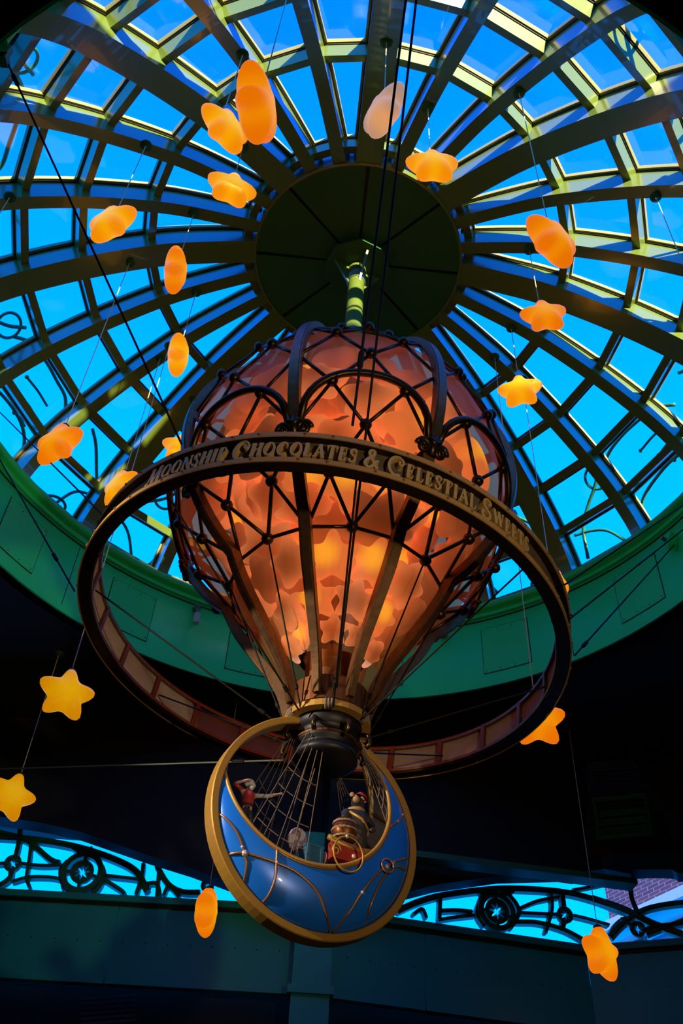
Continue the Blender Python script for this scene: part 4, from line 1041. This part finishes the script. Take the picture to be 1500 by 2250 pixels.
# ================================================================== drum fixtures
def fixture(az, z, label, kind):
    c = drum_pt(az, z); e = Vector((math.cos(rad(az)), math.sin(rad(az)), 0)); t = Vector((-e.y, e.x, 0))
    if kind == 'spot':
        o = thing('spotlight', c, label, 'light', 'small fittings on the drum')
        part('base', tube([c, c-e*0.012], 0.012, 14), 'lamp_housing', o); part('knob', tube([c-e*0.012, c-e*0.026], 0.006, 10), 'lamp_housing', o)
        part('arm', box(c-e*0.02-Vector((0, 0, 0.028)), (0.008, 0.008, 0.05)), 'lamp_housing', o); part('lamp_head', box(c-e*0.03-Vector((0, 0, 0.055)), (0.016, 0.016, 0.036)), 'lens', o)
    elif kind == 'button':
        o = thing('drum_sensor', c, label, 'sensor', 'small fittings on the drum')
        part('base', tube([c, c-e*0.008], 0.012, 14), 'lamp_housing', o); part('eye', tube([c-e*0.008, c-e*0.014], 0.006, 10), 'gasket', o)
    else:
        o = thing('cable_bracket', c, label, 'bracket')
        P = [c+t*0.022+Vector((0, 0, 0.02)), c-t*0.022+Vector((0, 0, 0.012)), c-Vector((0, 0, 0.03))]
        V = [q-e*0.001 for q in P]+[q-e*0.03 for q in P]; part('gusset', (V, [(0, 1, 2), (5, 4, 3), (0, 3, 4, 1), (1, 4, 5, 2), (2, 5, 3, 0)]), 'drum_green', o)
        part('eye', tube([c-e*0.03, c-e*0.045], 0.006, 8), 'lamp_housing', o)
fixture(115.0, 1.83, 'small round spotlight fitting on the green drum left of the balloon', 'spot')
fixture(70.2, 1.82, 'small round sensor on the green drum right of the balloon neck', 'button')
fixture(26.5, 1.79, 'green triangular cable bracket on the drum at far right', 'tri')
# ceiling disc
dc = on_plane(303, 1707, (0, 0, 1.0), (0, 0, 1)); q = ray(303, 1707); dc = q*(1.55/q.z)
dc = q*((H1-0.004)/q.z)
o = thing('smoke_detector', dc, 'small pale round detector on the dark ceiling at left', 'detector')
part('base', lathe([(0.0001, 0.003), (0.017, 0.003), (0.017, -0.003)], 20, dc), 'detector', o, True); part('dome', lathe([(0.017, -0.003), (0.012, -0.010), (0.0001, -0.012)], 20, dc), 'detector', o, True)

# ================================================================== star lanterns
def star_shade():
    nphi, nth = 12, 60; V = []; Fc = []
    for i in range(nphi+1):
        ph = PI*i/nphi; s_ = math.sin(ph)**0.75 if 0 < i < nphi else 0.0; cdep = math.cos(ph)
        for k in range(nth):
            t = 2*PI*k/nth+PI/2; rr = 0.398+0.097*math.cos(5*(t-PI/2))+0.012*math.cos(10*(t-PI/2))
            thick = 0.215
            bulge = 1.0 if s_ < 1 else 1.0
            V.append(Vector((rr*math.cos(t)*s_, cdep*thick*(1-0.10*(s_**2)*math.cos(5*(t-PI/2))), rr*math.sin(t)*s_)))
    for i in range(nphi):
        for k in range(nth):
            l = (k+1) % nth; Fc.append((i*nth+k, i*nth+l, (i+1)*nth+l, (i+1)*nth+k))
    return V, Fc
SV = star_shade()
SHADE = {}
def shade_mesh(m_, size):
    key = (m_,)
    if key not in SHADE: SHADE[key] = mesh('shade', SV, m_, True)
    return SHADE[key]
CAPM = mesh('cap', lathe([(0.0001, 0.535), (0.03, 0.53), (0.07, 0.505), (0.085, 0.475), (0.08, 0.455)], 14), 'cap_dark', True)
CANM = mesh('canopy', lathe([(0.085, 0.0), (0.085, -0.02), (0.05, -0.035), (0.015, -0.05)], 20), 'hub_green', True)
def zrib(x, y): r = math.hypot(x-AX.x, y-AX.y); return float(np.interp(r, [q[0] for q in PBS], [q[1] for q in PBS])) if r < 1.0 else H1
# x, y, z, yaw of the face, roll, diameter, material, label
LAN = [
 (-0.288, 0.791, 1.860, 24, -12, 0.118, 'lantern_yellow', 'yellow star lantern left of the large orange lantern at top'),
 (-0.168, 0.593, 1.454, 62, 4, 0.128, 'lantern_orange', 'largest tilted orange star lantern near the top, seen edge on'),
 (-0.305, 1.043, 2.095, 4, 0, 0.124, 'lantern_yellow', 'yellow star lantern below the large orange one, left of hub'),
 (0.032, 0.747, 1.860, -56, 0, 0.122, 'lantern_pale', 'pale pink unlit star lantern above the dome hub'),
 (0.144, 0.914, 2.001, 10, -4, 0.120, 'lantern_yellow', 'yellow star lantern at the upper right edge of the hub'),
 (-0.529, 1.017, 1.853, -54, 0, 0.120, 'lantern_yellow', 'amber star lantern seen at an angle, left of the hub'),
 (-0.439, 1.230, 2.031, 74, 0, 0.120, 'lantern_orange', 'edge-on amber star lantern beside the hub, upper of two'),
 (-0.448, 1.469, 2.018, 76, 0, 0.118, 'lantern_yellow', 'edge-on amber star lantern above left of the balloon, lower of two'),
 (0.343, 0.837, 1.563, 58, 0, 0.120, 'lantern_orange', 'large orange star lantern at an angle, right of the hub'),
 (0.454, 1.271, 2.000, 14, -6, 0.118, 'lantern_orange', 'orange star lantern facing front, right below the large one'),
 (0.448, 1.517, 2.022, 0, 0, 0.122, 'lantern_yellow', 'bright yellow star lantern above right of the balloon'),
 (-0.608, 1.348, 1.509, -52, 0, 0.118, 'lantern_orange', 'orange star lantern at far left beside the dome rim'),
 (-0.552, 1.651, 1.699, -60, 0, 0.118, 'lantern_yellow', 'yellow star lantern just left above the sign hoop'),
 (-0.464, 1.793, 2.022, -10, 0, 0.118, 'lantern_yellow', 'yellow star lantern half hidden behind the sign hoop lettering'),
 (0.501, 1.660, 1.478, 62, 0, 0.122, 'lantern_orange', 'star lantern mostly hidden behind the right side of the hoop'),
 (0.416, 1.616, 1.073, 6, 0, 0.118, 'lantern_orange', 'orange star lantern behind the lower right of the hoop'),
 (-0.527, 1.621, 1.069, 8, -2, 0.116, 'lantern_gold', 'golden star lantern against the dark ceiling at left'),
 (-0.777, 2.237, 1.161, 12, 8, 0.130, 'lantern_gold', 'golden star lantern cut by the left edge of the picture'),
 (-0.275, 2.419, 0.981, 80, 0, 0.124, 'lantern_orange', 'edge-on orange star lantern low beside the moon boat'),
 (0.724, 2.448, 0.952, 58, 0, 0.136, 'lantern_orange', 'orange star lantern low at right before the transom'),
 (0.690, 1.020, 1.465, 20, 0, 0.118, 'lantern_yellow', 'star lantern past the right edge, only its wire in view'),
 (-0.823, 1.086, 1.694, 20, 0, 0.118, 'lantern_yellow', 'star lantern past the left edge, only its wire in view'),
]
for x, y, z, yaw, roll, D, m_, lab in LAN:
    toward = math.degrees(math.atan2(-x, y)); ztop = zrib(x, y)
    o = bpy.data.objects.new('star_lantern', None); o.location = W((x, y, z)); link(o); props(o, lab, 'lantern', 'hanging star lanterns')
    o.empty_display_size = 0.1; k_ = D*S
    face = rad(toward+yaw)
    sh = link(bpy.data.objects.new('shade', shade_mesh(m_, D)), o); sh.scale = (k_,)*3; sh.rotation_euler = (0, rad(roll), face)
    cp = link(bpy.data.objects.new('cap', CAPM), o); cp.scale = (k_,)*3; cp.rotation_euler = (0, rad(roll), face)
    tip = Vector((0, 0, 0.52*k_)); tip.rotate(sh.rotation_euler)
    sh.location = cp.location = (-tip.x, -tip.y, 0)
    me = mesh('wire', tube([Vector((0, 0, tip.z)), Vector((0, 0, (ztop-z)*S*0.5)), Vector((0, 0, (ztop-z)*S))], 0.0011*S, 6), 'steel_wire'); link(bpy.data.objects.new('wire', me), o)
    cn = link(bpy.data.objects.new('canopy', CANM), o); cn.location = (0, 0, (ztop-z)*S+0.0)
# lanterns packed inside the balloon
rnd = random.Random(11)
N = 110; cnt = 0
viewdir = Vector((0, -DY, -ZC)).normalized()
def where(d):
    e = Vector((1, 0, 0)); up_ = viewdir.cross(e); u = d.x; v_ = d.dot(Vector((0, -0.72, 0.69)))
    rows = ['lowest', 'second lowest', 'lower middle', 'upper middle', 'second highest', 'highest']; cols = ['far left', 'left', 'centre left', 'centre right', 'right', 'far right']
    return rows[min(5, int((v_+1)*3))]+' tier, '+cols[min(5, int((u+1)*3))]
for i in range(N):
    zf = 1-2*(i+.5)/N; r = math.sqrt(1-zf*zf); a = i*2.399963; d = Vector((r*math.cos(a), r*math.sin(a), zf))
    if d.z > 0.93: continue
    back = d.dot(viewdir) < -0.1
    rr = RB*((0.80 if i % 2 else 0.58)+rnd.uniform(-0.02, 0.02))
    zz_ = ZC+d.z*rr
    P_ = pol(0, 0, zz_)+Vector((d.x*rr, d.y*rr, 0))
    D = rnd.choice([0.13, 0.145]) if back else rnd.choice([0.09, 0.115, 0.14, 0.15]); m_ = rnd.choices(['inner_bright', 'inner_mid', 'inner_dim'], [3, 4, 4 if d.z < 0.2 else 9])[0]
    o = bpy.data.objects.new('star_lantern', shade_mesh(m_, D)); o.location = W(P_); link(o)
    o.scale = (D*S,)*3; nrm = (d+Vector((rnd.uniform(-.22, .22), rnd.uniform(-.22, .22), rnd.uniform(-.22, .22)))).normalized()
    o.rotation_euler = nrm.to_track_quat('Y', 'Z').to_euler(); o.rotation_euler.rotate_axis('Y', rnd.uniform(0, 6.28))
    props(o, '%s %s star lantern inside balloon, %s layer, %s%s' % ('small' if D < 0.1 else 'large' if D > 0.14 else 'medium', {'inner_bright': 'bright orange', 'inner_mid': 'salmon', 'inner_dim': 'dim reddish'}[m_], 'outer' if i % 2 else 'inner', where(d), ' back' if back else ''), 'lantern', 'star lanterns inside the balloon')
    cnt += 1
# lanterns down in the funnel of the balloon
NL = [(-125, 1.135, 0.135, 0.10, 'inner_mid'), (-62, 1.135, 0.135, 0.10, 'inner_bright'), (-155, 1.14, 0.14, 0.10, 'inner_dim'), (-28, 1.14, 0.14, 0.10, 'inner_mid'), (-94, 1.13, 0.135, 0.10, 'inner_bright'),
      (172, 1.13, 0.135, 0.10, 'inner_mid'), (5, 1.13, 0.135, 0.10, 'inner_dim'), (-110, 1.072, 0.092, 0.08, 'inner_bright'), (-70, 1.075, 0.094, 0.08, 'inner_mid'), (-148, 1.075, 0.094, 0.08, 'inner_mid'), (-32, 1.075, 0.094, 0.08, 'inner_bright'),
      (175, 1.075, 0.094, 0.08, 'inner_dim'), (6, 1.075, 0.094, 0.08, 'inner_dim'), (-130, 1.022, 0.070, 0.06, 'inner_bright'), (-50, 1.022, 0.070, 0.06, 'inner_mid'), (-90, 1.022, 0.070, 0.06, 'inner_mid'), (-172, 1.022, 0.070, 0.06, 'inner_mid'), (-8, 1.022, 0.070, 0.06, 'inner_mid')]
for az, z, rr, D, m_ in NL:
    o = bpy.data.objects.new('star_lantern', shade_mesh(m_, 1)); o.location = W(pol(rr, rad(az), z)); link(o)
    o.scale = (D*S,)*3; nrm = Vector((math.cos(rad(az)), math.sin(rad(az)), -0.9)).normalized(); o.rotation_euler = nrm.to_track_quat('Y', 'Z').to_euler()
    tier = 'top' if z > 1.1 else 'middle' if z > 1.05 else 'bottom'; a_ = az % 360
    side_ = 'far right' if a_ < 90 else 'far left' if a_ < 195 and a_ > 100 else 'left' if a_ < 230 else 'centre left' if a_ < 258 else 'centre' if a_ < 282 else 'centre right' if a_ < 312 else 'right' if a_ < 345 else 'far right'
    props(o, '%s star lantern in the balloon neck, %s tier, %s' % ({'inner_bright': 'bright orange', 'inner_mid': 'salmon', 'inner_dim': 'dim reddish'}[m_], tier, side_), 'lantern', 'star lanterns in the balloon neck')
